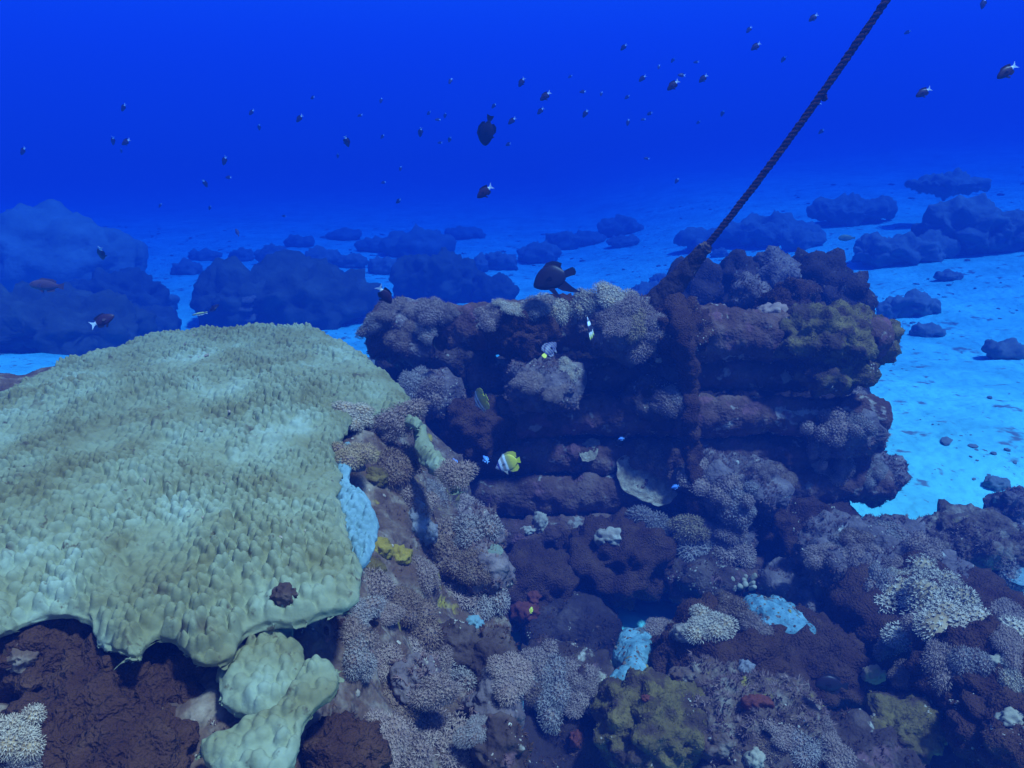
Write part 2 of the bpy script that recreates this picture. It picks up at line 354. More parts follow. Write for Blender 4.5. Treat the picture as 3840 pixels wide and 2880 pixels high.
def plate(name, pix, z0, cell, amp, step, seed, mat, roll=0.05, dome=0.0, tilt=(0, 0), thick=0.013, parent=None, lip=0.0, sharp=0.57, rag=0.008):
    poly = resample(np.array([on_z(a, b, z0)[:2] for a, b in pix]), 0.03)
    lo, hi = poly.min(0) - 0.06, poly.max(0) + 0.06
    # rows closer together near the viewer side, where the knobs read largest
    ny = int((hi[1] - lo[1]) / step); ys = lo[1] + (hi[1] - lo[1]) * (np.linspace(0, 1, ny) ** 1.25)
    xs = np.arange(lo[0], hi[0], step)
    X, Y = np.meshgrid(xs, ys, indexing='ij'); x, y = X.ravel(), Y.ravel(); P = np.stack([x, y], 1)
    p3 = np.stack([x, y, np.zeros_like(x)], 1)
    sd = poly_sd(P, poly) + rag * fbm(p3, 22 if rag < 0.01 else 11, 3, seed)
    c = poly.mean(0)
    z = z0 + tilt[0] * (x - c[0]) + tilt[1] * (y - c[1])
    ins = np.clip(sd, 0, None)
    z = z + dome * (1 - np.exp(-ins / 0.35)) - roll * np.exp(-ins / 0.035) + lip * np.exp(-((ins - 0.03) / 0.02) ** 2)
    z = z + 0.022 * fbm(p3, 2.6, 3, seed + 2) + 0.012 * fbm(p3, 8, 2, seed + 3)
    wx = x + 0.006 * fbm(p3, 12, 2, seed + 6); wy = y + 0.006 * fbm(p3, 12, 2, seed + 7)
    f1, f2, v = worley2(wx / cell, wy / cell, seed)
    k = np.sqrt(np.clip(1 - (f1 / sharp) ** 2, 0, 1))
    big = fbm(p3, 5.5, 3, seed + 8)
    mod = np.clip(0.85 + 0.6 * big, 0.4, 1.5) * sstep(-0.004, 0.016, sd)
    g1, g2, gv = worley2(wx / (cell * 1.7), wy / (cell * 1.7), seed + 20)
    kb = np.sqrt(np.clip(1 - (g1 / sharp) ** 2, 0, 1)); m2 = sstep(0.15, 0.55, fbm(p3, 3.5, 2, seed + 21)) * 0.5
    z = z + amp * (k * (0.7 + 0.5 * v) * (1 - m2) + 1.15 * kb * (0.6 + 0.6 * gv) * m2) * mod
    z = z + 0.0016 * fbm(p3, 90, 2, seed + 9)
    out = sd < 0
    z = np.where(out, z - np.clip(-sd / 0.018, 0, 1) * thick - np.clip((-sd - 0.018) / 0.022, 0, 1) * thick * 0.4, z)
    # beyond the outline the surface folds back under the rim
    gx, gy = np.gradient(sd.reshape(len(xs), len(ys)), xs, ys); gx, gy = gx.ravel(), gy.ravel(); gl = np.maximum(np.hypot(gx, gy), 1e-6)
    fold = np.clip(-sd, 0, 0.018) * 1.0 + np.clip(-sd - 0.018, 0, 0.03) * 2.0
    x2 = np.where(out, x + gx / gl * fold, x); y2 = np.where(out, y + gy / gl * fold, y)
    V = np.stack([x2, y2, z], 1); F = grid_faces(len(xs), len(ys))
    keep = (sd[F] > -0.04).all(1)
    keep &= (np.linalg.norm(V[F[:, 0], :2] - V[F[:, 2], :2], axis=1) < 5.5 * step); F = F[keep]
    used = np.unique(F); remap = np.full(len(V), -1); remap[used] = np.arange(len(used))
    V, F = V[used], remap[F]
    base = np.array(parent.location) if parent else np.array((c[0], c[1], z0 - thick))
    o = link(name, make_mesh(name, V - base, F), M[mat], parent, None if parent else base)
    solid(V, F)
    return o, base
PLATE_PIX = [(-560, 2050), (-520, 1800), (-260, 1600), (0, 1468), (170, 1405), (330, 1322), (520, 1266), (690, 1236), (850, 1225), (1000, 1222), (1110, 1238), (1240, 1264), (1330, 1308), (1410, 1362), (1490, 1412), (1535, 1465), (1572, 1530),
    (1555, 1562), (1500, 1535), (1400, 1528), (1320, 1548), (1290, 1610), (1252, 1680), (1278, 1760), (1275, 1812), (1262, 1850), (1285, 1900), (1295, 1980), (1320, 2060), (1340, 2090),
    (1352, 2130), (1350, 2195), (1300, 2240), (1190, 2272), (1090, 2300), (1000, 2300), (910, 2330), (860, 2400), (760, 2438), (680, 2408), (640, 2365), (592, 2338), (548, 2358), (520, 2412), (478, 2428), (420, 2385), (350, 2345), (335, 2285), (180, 2275), (60, 2315), (0, 2355), (-260, 2430), (-480, 2300)]
big_plate, _ = plate('plate_coral', PLATE_PIX, 1.72, 0.0195, 0.0225, 0.0031, 3, 'plate', dome=0.065, roll=0.02, sharp=0.555)
tag(big_plate, 'huge pale tan knobbly plate coral filling the left side', 'coral')
p2, _ = plate('plate_coral', [(985, 2330), (1040, 2310), (1100, 2380), (1150, 2470), (1130, 2550), (1050, 2610), (930, 2625), (830, 2590), (815, 2500), (870, 2430), (930, 2400)], 1.66, 0.0190, 0.0175, 0.0028, 5, 'plate', dome=0.01, roll=0.012, lip=0.008, tilt=(0, 0.12))
tag(p2, 'small rounded knobbly plate coral below the big plate, with a raised rim', 'coral')
p3_, _ = plate('plate_coral', [(1140, 2500), (1230, 2490), (1280, 2520), (1250, 2590), (1180, 2650), (1120, 2740), (1080, 2810), (1000, 2870), (900, 2860), (760, 2790), (750, 2740), (850, 2700), (920, 2650), (1030, 2630)], 1.65, 0.0205, 0.0205, 0.0028, 6, 'plate', dome=0.01, roll=0.012, tilt=(0, 0.12))
tag(p3_, 'ragged coarse knobbly plate coral at the bottom edge between brown algae', 'coral')

plate('pale_margin', [(1238, 1760), (1262, 1690), (1305, 1635), (1332, 1690), (1306, 1780), (1345, 1828), (1395, 1868), (1408, 1980), (1392, 2070), (1352, 2105), (1305, 2070), (1272, 1960), (1252, 1850)], 1.706, 0.0170, 0.019, 0.0028, 8, 'bleached', roll=0.015, rag=0.012, parent=big_plate)
plate('rim_lobe', [(1555, 1575), (1592, 1585), (1628, 1655), (1685, 1725), (1730, 1775), (1715, 1802), (1655, 1768), (1600, 1712), (1556, 1655)], 1.66, 0.020, 0.012, 0.004, 9, 'plate', roll=0.02, parent=big_plate)
SANDS = []
def sand_pocket(pix, z, label, seed):
    o, _ = plate('sand_pocket', pix, z, 0.03, 0.004, 0.007, seed, 'sand_grit', roll=0.05, dome=-0.02, thick=0.22, rag=0.03)
    o['kind'] = 'structure'; tag(o, label, 'sand'); SANDS.append(o)
M_SAND_POCKETS = [([(2800, 2225), (2880, 2195), (2960, 2215), (3060, 2295), (3070, 2350), (2990, 2372), (2880, 2352)], 0.86, 'bright sand pocket between the dark mounds right of centre'),
    ([(2330, 2310), (2445, 2325), (2460, 2400), (2425, 2460), (2420, 2560), (2340, 2620), (2255, 2605), (2285, 2500), (2315, 2420)], 0.92, 'narrow sand channel running down between the mounds'),
    ([(1742, 2345), (1790, 2305), (1835, 2360), (1925, 2440), (1885, 2485), (1800, 2505), (1735, 2440)], 1.12, 'small pale sand patch at the foot of the soft coral slope')]

# ------------------------------------------------------------------ right foreground mounds
for k, a in enumerate([
    ('reef_mound', 'grey blue reef mound at the right, next to the bright sand', 3290, 2110, 290, 120, 3.0, 'rock_mauve', 'rock'),
    ('reef_mound', 'pale smooth dome behind the cream leather corals at the right edge', 3650, 2050, 210, 115, 3.3, 'rubble_pale', 'rock'),
    ('reef_mound', 'blue grey boulder cut off by the right edge above the pale dome', 3830, 1960, 120, 110, 3.8, 'rock_mauve', 'rock'),
    ('reef_mound', 'broad mound carrying the cream leather corals on the right', 3480, 2300, 330, 170, 2.75, 'algae_brown', 'rock'),
    ('reef_mound', 'speckled dark mound between the outcrop and the cream corals', 3080, 2240, 230, 140, 3.1, 'rock_mauve', 'rock'),
    ('algae_mound', 'smooth dark brown algae mound below the right sand pocket', 3020, 2500, 250, 130, 2.6, 'algae_brown', 'algae'),
    ('algae_mound', 'large brown algae mound right of the narrow sand channel', 2690, 2500, 230, 190, 2.4, 'algae_brown', 'algae'),
    ('algae_mound', 'olive yellow lumpy algae mound at the bottom centre', 2450, 2720, 205, 145, 2.1, 'algae_olive', 'algae'),
    ('reef_mound', 'pale pinkish rubble mound at the bottom right of centre', 2800, 2690, 260, 150, 2.15, 'rubble_pale', 'rock'),
    ('algae_mound', 'brown algae mound in the right foreground beside the dark hole', 3680, 2560, 220, 200, 2.2, 'algae_brown', 'algae'),
    ('algae_mound', 'reddish brown algae mound in the bottom right corner', 3830, 2820, 200, 190, 1.95, 'algae_brown', 'algae'),
    ('reef_mound', 'dark low reef hump along the bottom edge right of centre', 2980, 2900, 420, 150, 2.05, 'rock', 'rock'),
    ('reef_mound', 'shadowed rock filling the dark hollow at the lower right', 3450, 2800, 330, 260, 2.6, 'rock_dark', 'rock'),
    ('reef_mound', 'yellowish elongated lump inside the dark hollow at the lower right', 3390, 2720, 130, 80, 2.15, 'algae_olive', 'rock'),
    ('reef_mound', 'overhanging ledge fringed with soft coral above the dark gully', 2080, 2540, 210, 75, 2.35, 'rock', 'rock'),
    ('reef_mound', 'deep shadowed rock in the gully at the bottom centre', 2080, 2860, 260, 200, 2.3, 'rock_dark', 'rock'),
    ('algae_mound', 'brown algae clump tucked under the left edge of the big plate', 170, 2450, 190, 140, 1.32, 'algae_brown', 'algae'),
    ('algae_mound', 'brown algae clump under the two scalloped plate lobes', 420, 2560, 200, 140, 1.27, 'algae_brown', 'algae'),
    ('algae_mound', 'brown algae clump left of the small rimmed plate', 660, 2600, 150, 140, 1.27, 'algae_brown', 'algae'),
    ('algae_mound', 'large brown algae mound near the bottom left corner', 260, 2760, 260, 160, 1.17, 'algae_brown', 'algae'),
    ('algae_mound', 'brown algae mound at the bottom edge left of the ragged plate', 510, 2840, 210, 130, 1.14, 'algae_brown', 'algae'),
    ('algae_mound', 'brown algae tuft squeezed beside the small rimmed plate', 1185, 2420, 95, 100, 1.46, 'algae_brown', 'algae'),
    ('algae_mound', 'dark brown algae mound at the bottom right of the ragged plate', 1290, 2850, 150, 130, 1.24, 'algae_brown', 'algae'),
    ('algae_mound', 'small brown algae plug in the notch between plate lobes', 585, 2335, 40, 60, 1.40, 'algae_brown', 'algae'),
    ]):
    name, label, px, py, rx, ry, d, mat, style = a
    c = at(px, py, d)
    kw = dict(amp=0.28, freq=1.6, lump=0.5, lumpsize=0.08, fine=0.012) if style == 'rock' else dict(amp=0.28, freq=1.8, lump=0.75, lumpsize=0.045 if d > 1.6 else 0.028, fine=0.010 if d > 1.6 else 0.006, fine_freq=40 if d > 1.6 else 70)
    V, F = blob_verts(px_radii(rx, ry, d), 5 if 'shadowed' not in label else 4, 80 + k, **kw)
    V = V + c; base = c - (0, 0, ry * d / FPX)
    o = link(name, make_mesh(name, V - base, F), M[mat], None, base); tag(o, label, 'algae' if style == 'algae' else 'rock')
    solid(V, F); LOBES.append((o, V, F, o, base, mat))
slope_ob = bpy.data.objects['reef_slope']
for k, a in enumerate([(1815, 2150, 90, 100, 2.1), (1850, 2480, 85, 110, 1.8), (1860, 2640, 90, 110, 1.66), (1865, 2810, 100, 120, 1.52), (1790, 2000, 80, 90, 2.25), (1700, 2420, 90, 70, 1.8), (1560, 2560, 90, 70, 1.55)]):
    lobe(slope_ob, np.zeros(3), *a, 'rock' if k % 2 else 'rock_mauve', 150 + k, amp=0.3, freq=1.6, lump=0.5, lumpsize=0.05, fine=0.008)
for k, (pix, z, label) in enumerate(M_SAND_POCKETS): sand_pocket(pix, z, label, 50 + k)

# ------------------------------------------------------------------ where things stand
BVH = BVHTree.FromPolygons(np.concatenate(SOLID_V).tolist(), np.concatenate(SOLID_F).tolist())
def hit(px, py):
    r = ray(px, py); r = r / np.linalg.norm(r)
    loc, nrm, idx, dist = BVH.ray_cast(Vector(CAMP), Vector(r))
    if loc is None: return None
    loc = np.array(loc); nrm = np.array(nrm)
    if nrm @ r > 0: nrm = -nrm
    return loc, nrm, float((loc - CAMP) @ FWD)
def near_hit(px, py, far=4.6):
    """the reef surface at this spot, or just below it where the spot looks past the rim"""
    for k in range(9):
        h = hit(px, py + 14 * k)
        if h is not None and h[2] < far: return h
    return None
def basis(z, spin):
    z = np.asarray(z, float); z = z / np.linalg.norm(z)
    a = np.array((1.0, 0, 0)) if abs(z[0]) < 0.8 else np.array((0, 1.0, 0))
    x = np.cross(a, z); x /= np.linalg.norm(x); y = np.cross(z, x)
    c, s = math.cos(spin), math.sin(spin)
    return np.stack([c * x + s * y, -s * x + c * y, z], 1)
def place(o, loc, z=(0, 0, 1), spin=0.0, scale=1.0):
    B = basis(z, spin); sc = np.array(scale if hasattr(scale, '__len__') else (scale,) * 3, float)
    m = Matrix.Identity(4)
    for i in range(3):
        for j in range(3): m[i][j] = B[i, j] * sc[j]
        m[i][3] = loc[i]
    o.matrix_world = m
    return o

# ------------------------------------------------------------------ small growth templates, joined where too small to pick apart
def prong(p0, d, length, r, sides=3):
    d = np.asarray(d, float); d = d / np.linalg.norm(d)
    B = basis(d, 0.3)
    ring = [p0 + r * (B[:, 0] * math.cos(a) + B[:, 1] * math.sin(a)) for a in np.arange(sides) * 2 * math.pi / sides]
    V = np.array(ring + [p0 + d * length]); F = np.array([(k, (k + 1) % sides, sides) for k in range(sides)])
    return V, F
def join(parts):
    V, F, n = [], [], 0
    for v, f in parts: V.append(v); F.append(f + n); n += len(v)
    return np.concatenate(V), np.concatenate(F)
def t_tuft(seed, n=4, spread=0.9, r=0.15):
    g = np.random.default_rng(seed); P = []
    for k in range(n):
        a = g.uniform(0, 2 * math.pi); s = g.uniform(0.1, spread)
        P.append(prong(np.array((math.cos(a), math.sin(a), 0)) * g.uniform(0, 0.3), (math.cos(a) * s, math.sin(a) * s, 1), g.uniform(0.6, 1.1), r * g.uniform(0.7, 1.3)))
    return join(P)
def t_frond(seed, n=4):
    g = np.random.default_rng(seed); P = []
    for k in range(n):
        a = g.uniform(0, 2 * math.pi); t = g.uniform(0.3, 1.2); d = np.array((math.cos(a) * math.sin(t), math.sin(a) * math.sin(t), math.cos(t)))
        B = basis(d, g.uniform(0, 6)); w = g.uniform(0.30, 0.5); L = g.uniform(0.7, 1.1); o = np.array((g.uniform(-.3, .3), g.uniform(-.3, .3), -0.1))
        V = np.array([o, o + d * L * 0.55 + B[:, 0] * w, o + d * L + B[:, 1] * 0.15, o + d * L * 0.55 - B[:, 0] * w])
        P.append((V, np.array([(0, 1, 2), (0, 2, 3)])))
    return join(P)
def t_chip(seed):
    V, F = ico(1); g = np.random.default_rng(seed)
    V = V * (1 + 0.45 * pnoise(V * 1.7, seed)[:, None]) * g.uniform(0.45, 1.1, 3) * (1, 1, 0.6)
    return V, F
TUFTS = [t_tuft(k) for k in range(4)]; FRONDS = [t_frond(k) for k in range(4)]; CHIPS = [t_chip(k) for k in range(5)]
def scatter(V, F, n, templates, size, seed, nz=None, mask=None, sink=0.1, squash=1.0):
    g = np.random.default_rng(seed)
    if F.shape[1] == 4: F = np.concatenate([F[:, (0, 1, 2)], F[:, (0, 2, 3)]])
    A, B, C = V[F[:, 0]], V[F[:, 1]], V[F[:, 2]]
    N = np.cross(B - A, C - A); ar = np.linalg.norm(N, axis=1); N = N / np.maximum(ar, 1e-12)[:, None]
    w = ar.copy()
    vis = ((CAMP - A) * N).sum(1) > -0.15 * np.linalg.norm(CAMP - A, axis=1)
    w = w * vis
    if nz is not None: w = w * (N[:, 2] > nz)
    if w.sum() <= 0: return None
    idx = g.choice(len(F), n, p=w / w.sum())
    u, v = g.random(n), g.random(n); fl = u + v > 1; u[fl], v[fl] = 1 - u[fl], 1 - v[fl]
    P = A[idx] + (B[idx] - A[idx]) * u[:, None] + (C[idx] - A[idx]) * v[:, None]; N = N[idx]
    if mask is not None:
        k = mask(P) ; P, N = P[k], N[k]
    n = len(P)
    if n == 0: return None
    N = N + 0.25 * g.normal(size=N.shape) + (0, 0, 0.25); N /= np.linalg.norm(N, axis=1)[:, None]
    a = np.where(np.abs(N[:, :1]) < 0.8, np.array((1.0, 0, 0)), np.array((0, 1.0, 0)))
    X = np.cross(a, N); X /= np.linalg.norm(X, axis=1)[:, None]; Y = np.cross(N, X)
    s = g.uniform(0, 2 * math.pi, n); c_, s_ = np.cos(s)[:, None], np.sin(s)[:, None]
    X, Y = c_ * X + s_ * Y, -s_ * X + c_ * Y
    sz = size[0] + (size[1] - size[0]) * g.random(n) ** 1.8
    ti = g.integers(0, len(templates), n); VV, FF, off = [], [], 0
    for t, (tv, tf) in enumerate(templates):
        k = np.where(ti == t)[0]
        if not len(k): continue
        S = sz[k][:, None, None]
        W = P[k][:, None, :] + S * (tv[None, :, :1] * X[k][:, None, :] + tv[None, :, 1:2] * Y[k][:, None, :] + (tv[None, :, 2:] * squash - sink) * N[k][:, None, :])
        VV.append(W.reshape(-1, 3)); FF.append((tf[None] + (np.arange(len(k)) * len(tv))[:, None, None] + off).reshape(-1, tf.shape[1])); off += len(k) * len(tv)
    return np.concatenate(VV), np.concatenate(FF)
def grow(name, res, R0, mat, parent, smooth=False):
    if res is None: return None
    o = link(name, make_mesh(name, res[0] - R0, res[1], smooth), mat, parent, kind='stuff')
    return o


# growth over the rock lobes and mounds
for k, (o, V, F, root, R0, mat) in enumerate(LOBES):
    area = np.linalg.norm(np.cross(V[F[:, 1]] - V[F[:, 0]], V[F[:, 2]] - V[F[:, 0]]), axis=1).sum() / 2
    m = lambda sd, thr: (lambda P: fbm(P, 7.0, 2, sd) > thr)
    near = np.linalg.norm(V.mean(0) - CAMP) < 1.7; q = 0.34 if near else 1.0
    if mat in ('algae_brown', 'algae_olive'):
        grow('algae_tufts', scatter(V, F, int(min(3000, 4600 * area / q ** 1.4)), TUFTS, (0.004 * q, 0.011 * q), k, mask=m(k, -0.2), squash=0.8), R0, M['tuft_brown' if mat == 'algae_brown' else 'tuft_olive'], o)
    elif mat in ('rock_mauve', 'rubble_pale'):
        grow('turf', scatter(V, F, int(min(2400, 4200 * area)), TUFTS, (0.007, 0.023), k, mask=m(k, -0.15)), R0, M['fuzz_mauve'], o)
    else:
        grow('turf', scatter(V, F, int(min(1700, 2600 * area)), TUFTS, (0.006, 0.018), k, mask=m(k, 0.0)), R0, M['tuft_brown'], o)
    logs = o.name.startswith('stacked_log')
    if logs:
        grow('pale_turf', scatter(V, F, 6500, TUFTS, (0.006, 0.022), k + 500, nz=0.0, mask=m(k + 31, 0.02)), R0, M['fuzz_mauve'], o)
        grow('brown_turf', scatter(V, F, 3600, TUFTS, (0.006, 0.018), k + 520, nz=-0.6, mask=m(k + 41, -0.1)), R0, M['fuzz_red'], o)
    if logs or mat not in ('algae_brown', 'algae_olive') or k % 3 == 0 and not near: grow('crust_chips', scatter(V, F, int(min(2400 if logs else 550, 1700 * area)), CHIPS, (0.0012, 0.010 if logs else 0.008), k + 300, nz=-0.4 if logs else -0.2, mask=m(k + 77, 0.22 if logs else 0.30), sink=0.1, squash=0.7), R0, M['crust_pale'], o)
V, F = SLOPE
slope_obj = bpy.data.objects['reef_slope']
Z0 = np.zeros(3)
vis = lambda P: (P[:, 0] > -1.3)
grow('turf', scatter(V, F, 9000, TUFTS, (0.005, 0.017), 901, mask=lambda P: (fbm(P, 6, 2, 55) > 0.0) & vis(P)), Z0, M['fuzz_mauve'], slope_obj)
grow('algae_tufts', scatter(V, F, 8000, TUFTS, (0.005, 0.015), 902, mask=lambda P: (fbm(P, 5, 2, 58) > 0.1) & vis(P)), Z0, M['tuft_brown'], slope_obj)
grow('crust_chips', scatter(V, F, 4000, CHIPS, (0.002, 0.010), 903, mask=lambda P: (fbm(P, 8, 2, 61) > 0.1) & vis(P), sink=0.0), Z0, M['crust_pale'], slope_obj)

# ------------------------------------------------------------------ soft corals
def soft_mesh(seed, lobes, per, plen, fine=1.0, flat=0.75):
    g = np.random.default_rng(seed); P = []; C = []
    for k in range(lobes):
        a = 2.4 * k + g.uniform(-.4, .4); rr = 0.62 * math.sqrt((k + 0.3) / lobes)
        c = np.array((rr * math.cos(a), rr * math.sin(a), flat * math.sqrt(max(0.05, 1 - rr * rr * 1.4)) * 0.62)); rad = g.uniform(0.17, 0.42); c = c + g.normal(size=3) * (0.09, 0.09, 0.06)
        C.append((c, rad))
        i = np.arange(per) + 0.5; ph = np.arccos(1 - 1.5 * i / per); th = math.pi * (1 + 5 ** 0.5) * i + g.uniform(0, 6)
        for p_, t_ in zip(ph, th):
            d = np.array((math.cos(t_) * math.sin(p_), math.sin(t_) * math.sin(p_), math.cos(p_))) + 0.45 * c
            d /= np.linalg.norm(d)
            q = c + d * rad * g.uniform(0.85, 1.08)
            if any(np.linalg.norm(q - c2) < r2 * 0.8 for c2, r2 in C[:-1]): continue
            B = basis(d, g.uniform(0, 6)); L = plen * g.uniform(0.7, 1.3)
            V, F = prong(q - d * 0.05, d, L * 0.9, 0.030 * fine); P.append((V, F))
            for j in range(5):
                aa = j * 2 * math.pi / 5; dd = d * 0.75 + (B[:, 0] * math.cos(aa) + B[:, 1] * math.sin(aa)) * 0.8
                s_ = q + d * L * 0.45; e = s_ + dd * L * 0.7; w = np.cross(dd, d); w = w / np.linalg.norm(w) * 0.018 * fine
                P.append((np.array([s_ - w, s_ + w, e + w * 0.6, e - w * 0.6]), np.array([(0, 1, 2), (0, 2, 3)])))
    crown = join(P)
    S = []
    U, FU = ico(3)
    for c, r in C:
        S.append((c + U * r * (0.93 + 0.08 * pnoise(U * 3, seed)[:, None]), FU))
    t = np.array([(0.34, 0, -0.5)])
    a = np.arange(10) * 2 * math.pi / 10
    ring = lambda r, z: np.stack([r * np.cos(a), r * np.sin(a), np.full(10, z)], 1)
    st = np.concatenate([ring(0.5, -0.35), ring(0.36, 0.0), ring(0.42, 0.3)])
    sf = [((r * 10 + k), (r * 10 + (k + 1) % 10), ((r + 1) * 10 + (k + 1) % 10)) for r in range(2) for k in range(10)] + [((r * 10 + k), ((r + 1) * 10 + (k + 1) % 10), ((r + 1) * 10 + k)) for r in range(2) for k in range(10)]
    S.append((st, np.array(sf)))
    return crown, join(S)
SOFT = {}
def soft_variant(kind, var, mat):
    key = (kind, var, mat)
    if key not in SOFT:
        geo = (kind, var)
        if geo not in SOFT:
            if kind == 'feather': SOFT[geo] = soft_mesh(100 + var, 10 + var % 3, 60, 0.17, 0.85)
            elif kind == 'long': SOFT[geo] = soft_mesh(200 + var, 8 + var % 2, 52, 0.24, 1.0)
            else: SOFT[geo] = soft_mesh(300 + var, 9 + var % 3, 70, 0.10, 0.8, 0.45)
        cr, st = SOFT[geo]
        a = make_mesh('polyp_crown', cr[0], cr[1], False); a.materials.append(M[mat])
        b = make_mesh('soft_coral', st[0], st[1], True); b.materials.append(M['stalk' if mat != 'soft_pale' else 'soft_tan'])
        SOFT[key] = (a, b)
    return SOFT[key]
nsoft = 0
def soft(px, py, rpx, mat, label, kind='feather', group=None, d=None, sq=1.0):
    global nsoft
    h = near_hit(px, py)
    if h is None: print('no ground for', label); return
    loc, nrm, dd = h
    r = rpx * dd / FPX * (1.32 if dd < 2.6 else 1.12)
    z = nrm * 0.55 + np.array((0, -0.1, 0.6))
    mat = VARY[mat][nsoft % len(VARY[mat])]
    a, b = soft_variant(kind, (nsoft // 2) % 3, mat)
    o = bpy.data.objects.new('soft_coral', b); COL.objects.link(o)
    c = bpy.data.objects.new('polyp_crown', a); COL.objects.link(c); c.parent = o; c['kind'] = 'stuff'
    zz = z / np.linalg.norm(z)
    q1, q2 = 1 + 0.28 * math.sin(nsoft * 2.1), 1 + 0.25 * math.sin(nsoft * 3.7 + 1)
    place(o, loc - zz * r * 0.30, z + 0.25 * np.array((math.sin(nsoft * 1.3), 0, math.cos(nsoft))), nsoft * 1.7, (r * q1, r * q2, r * sq * (0.8 + 0.2 * math.sin(nsoft * 5.1)))); nsoft += 1
    tag(o, label, 'soft coral', group)
ORD = ['first', 'second', 'third', 'fourth', 'fifth', 'sixth', 'seventh', 'eighth', 'ninth', 'tenth', 'eleventh', 'twelfth']
def cluster(what, where, order, items, kind='feather', sq=1.0):
    """a row of colonies; each is told apart by its place along the row"""
    key = {'top': lambda t: t[1], 'left': lambda t: t[0], 'right': lambda t: -t[0]}[order]
    items = sorted(items, key=key); n = len(items)
    for k, it in enumerate(items):
        pos = ('only one' if n == 1 else ('topmost' if order == 'top' else order + 'most') if k == 0 else ORD[k] + ' from the ' + order)
        soft(it[0], it[1], it[2], it[3], f'{what} {where}, {pos}', it[4] if len(it) > 4 else kind, 'soft corals ' + where, sq=sq)
mv, tn, pl = 'soft_mauve', 'soft_tan', 'soft_pale'
VARY = {'soft_mauve': ['soft_mauve', 'soft_grey', 'soft_mauve', 'soft_brown', 'soft_mauve', 'soft_grey', 'soft_mauve', 'soft_mauve'], 'soft_tan': ['soft_tan', 'soft_brown', 'soft_mauve'], 'soft_pale': ['soft_pale', 'soft_pale', 'soft_grey']}
cluster('feathery soft coral', 'in the notch of the big plate coral', 'left', [(1350, 1560, 62, pl), (1480, 1580, 75, tn), (1330, 1710, 62, tn)])
cluster('tufted soft coral', 'along the upper reef slope', 'top', [(1500, 1735, 85, mv), (1470, 1770, 70, tn), (1620, 1860, 75, mv), (1560, 1860, 75, mv), (1720, 1915, 85, mv), (1765, 2010, 75, mv), (1660, 1985, 65, mv)])
cluster('dense soft coral', 'at the right edge of the reef slope', 'top', [(1650, 2075, 80, tn), (1760, 2130, 85, mv), (1690, 2210, 90, mv), (1820, 2230, 85, mv)])
cluster('tufted soft coral', 'beside the corner of the big plate', 'top', [(1400, 2190, 70, mv), (1510, 2260, 65, tn), (1330, 2300, 75, mv), (1440, 2310, 60, mv), (1560, 2330, 70, tn), (1310, 2390, 75, mv), (1340, 2480, 65, mv), (1600, 2170, 60, tn)])
cluster('bushy soft coral', 'in the middle of the lower slope', 'top', [(1560, 2420, 80, mv), (1650, 2490, 85, mv), (1440, 2500, 65, mv), (1740, 2560, 85, mv), (1640, 2590, 75, mv), (1470, 2610, 75, mv)])
cluster('large soft coral', 'along the bottom edge of the slope', 'left', [(1440, 2760, 80, mv), (1520, 2700, 70, mv), (1530, 2840, 90, mv), (1640, 2770, 90, mv), (1720, 2850, 90, mv), (1780, 2740, 55, mv)])
cluster('fringing soft coral', 'on the ledge over the dark gully', 'left', [(1920, 2530, 62, mv), (1990, 2575, 70, mv), (2070, 2600, 75, mv), (2150, 2600, 72, mv), (2220, 2560, 50, mv), (2030, 2500, 60, mv), (2130, 2520, 62, mv)])
cluster('dusky soft coral', 'on the left end of the outcrop', 'left', [(1405, 1215, 50, mv), (1465, 1170, 55, mv), (1490, 1255, 58, mv), (1545, 1165, 55, mv), (1590, 1240, 55, mv), (1625, 1170, 55, mv), (1690, 1180, 50, mv)])
cluster('low soft coral', 'along the top rim of the outcrop', 'left', [(1850, 1180, 57, mv), (1930, 1160, 62, pl), (2010, 1150, 72, pl), (2090, 1165, 60, pl), (2215, 1145, 72, pl), (2300, 1120, 74, pl), (2290, 1200, 60, tn)])
cluster('large branching soft coral', 'left of the rope base', 'left', [(2345, 1165, 58, tn), (2420, 1175, 62, tn), (2460, 1220, 52, mv), (2385, 1235, 60, tn), (2320, 1225, 50, mv), (2400, 1290, 52, mv)], 'long')
cluster('bushy soft coral', 'in the shade under the left overhang', 'left', [(1560, 1440, 55, mv), (1625, 1470, 70, mv), (1700, 1780, 45, mv)], 'long')
cluster('tufted soft coral', 'in the middle of the outcrop face', 'left', [(1980, 1430, 55, mv), (2130, 1395, 48, pl), (2440, 1725, 65, mv), (2490, 1520, 62, mv), (2540, 1500, 55, mv), (2080, 1470, 45, tn)])
cluster('flat soft coral', 'on the wide shelf right of the face', 'left', [(2620, 1770, 70, mv), (2660, 1840, 80, mv), (2740, 1830, 85, mv), (2760, 1890, 70, mv), (2860, 1760, 70, mv), (2930, 1780, 65, mv)], 'flat')
cluster('tufted soft coral', 'on the right flank of the outcrop', 'top', [(3200, 1470, 75, mv), (3110, 1600, 75, mv), (3220, 1590, 80, mv), (3080, 1680, 65, mv), (3180, 1720, 75, mv), (3270, 1760, 70, mv), (3110, 1770, 60, mv)], 'flat')
cluster('long tufted soft coral', 'on the low ledge of the outcrop', 'left', [(2430, 1960, 72, pl), (2580, 1990, 65, tn), (2640, 2060, 70, mv), (2740, 1990, 80, mv), (2770, 2060, 65, mv)], 'long')
cluster('flat soft coral', 'on the mound by the bright sand', 'left', [(3080, 2080, 65, mv), (3150, 2040, 75, mv), (3240, 2020, 80, mv), (3350, 2010, 75, mv), (3470, 2060, 75, mv), (3210, 2120, 70, mv), (3330, 2100, 75, mv)], 'flat')
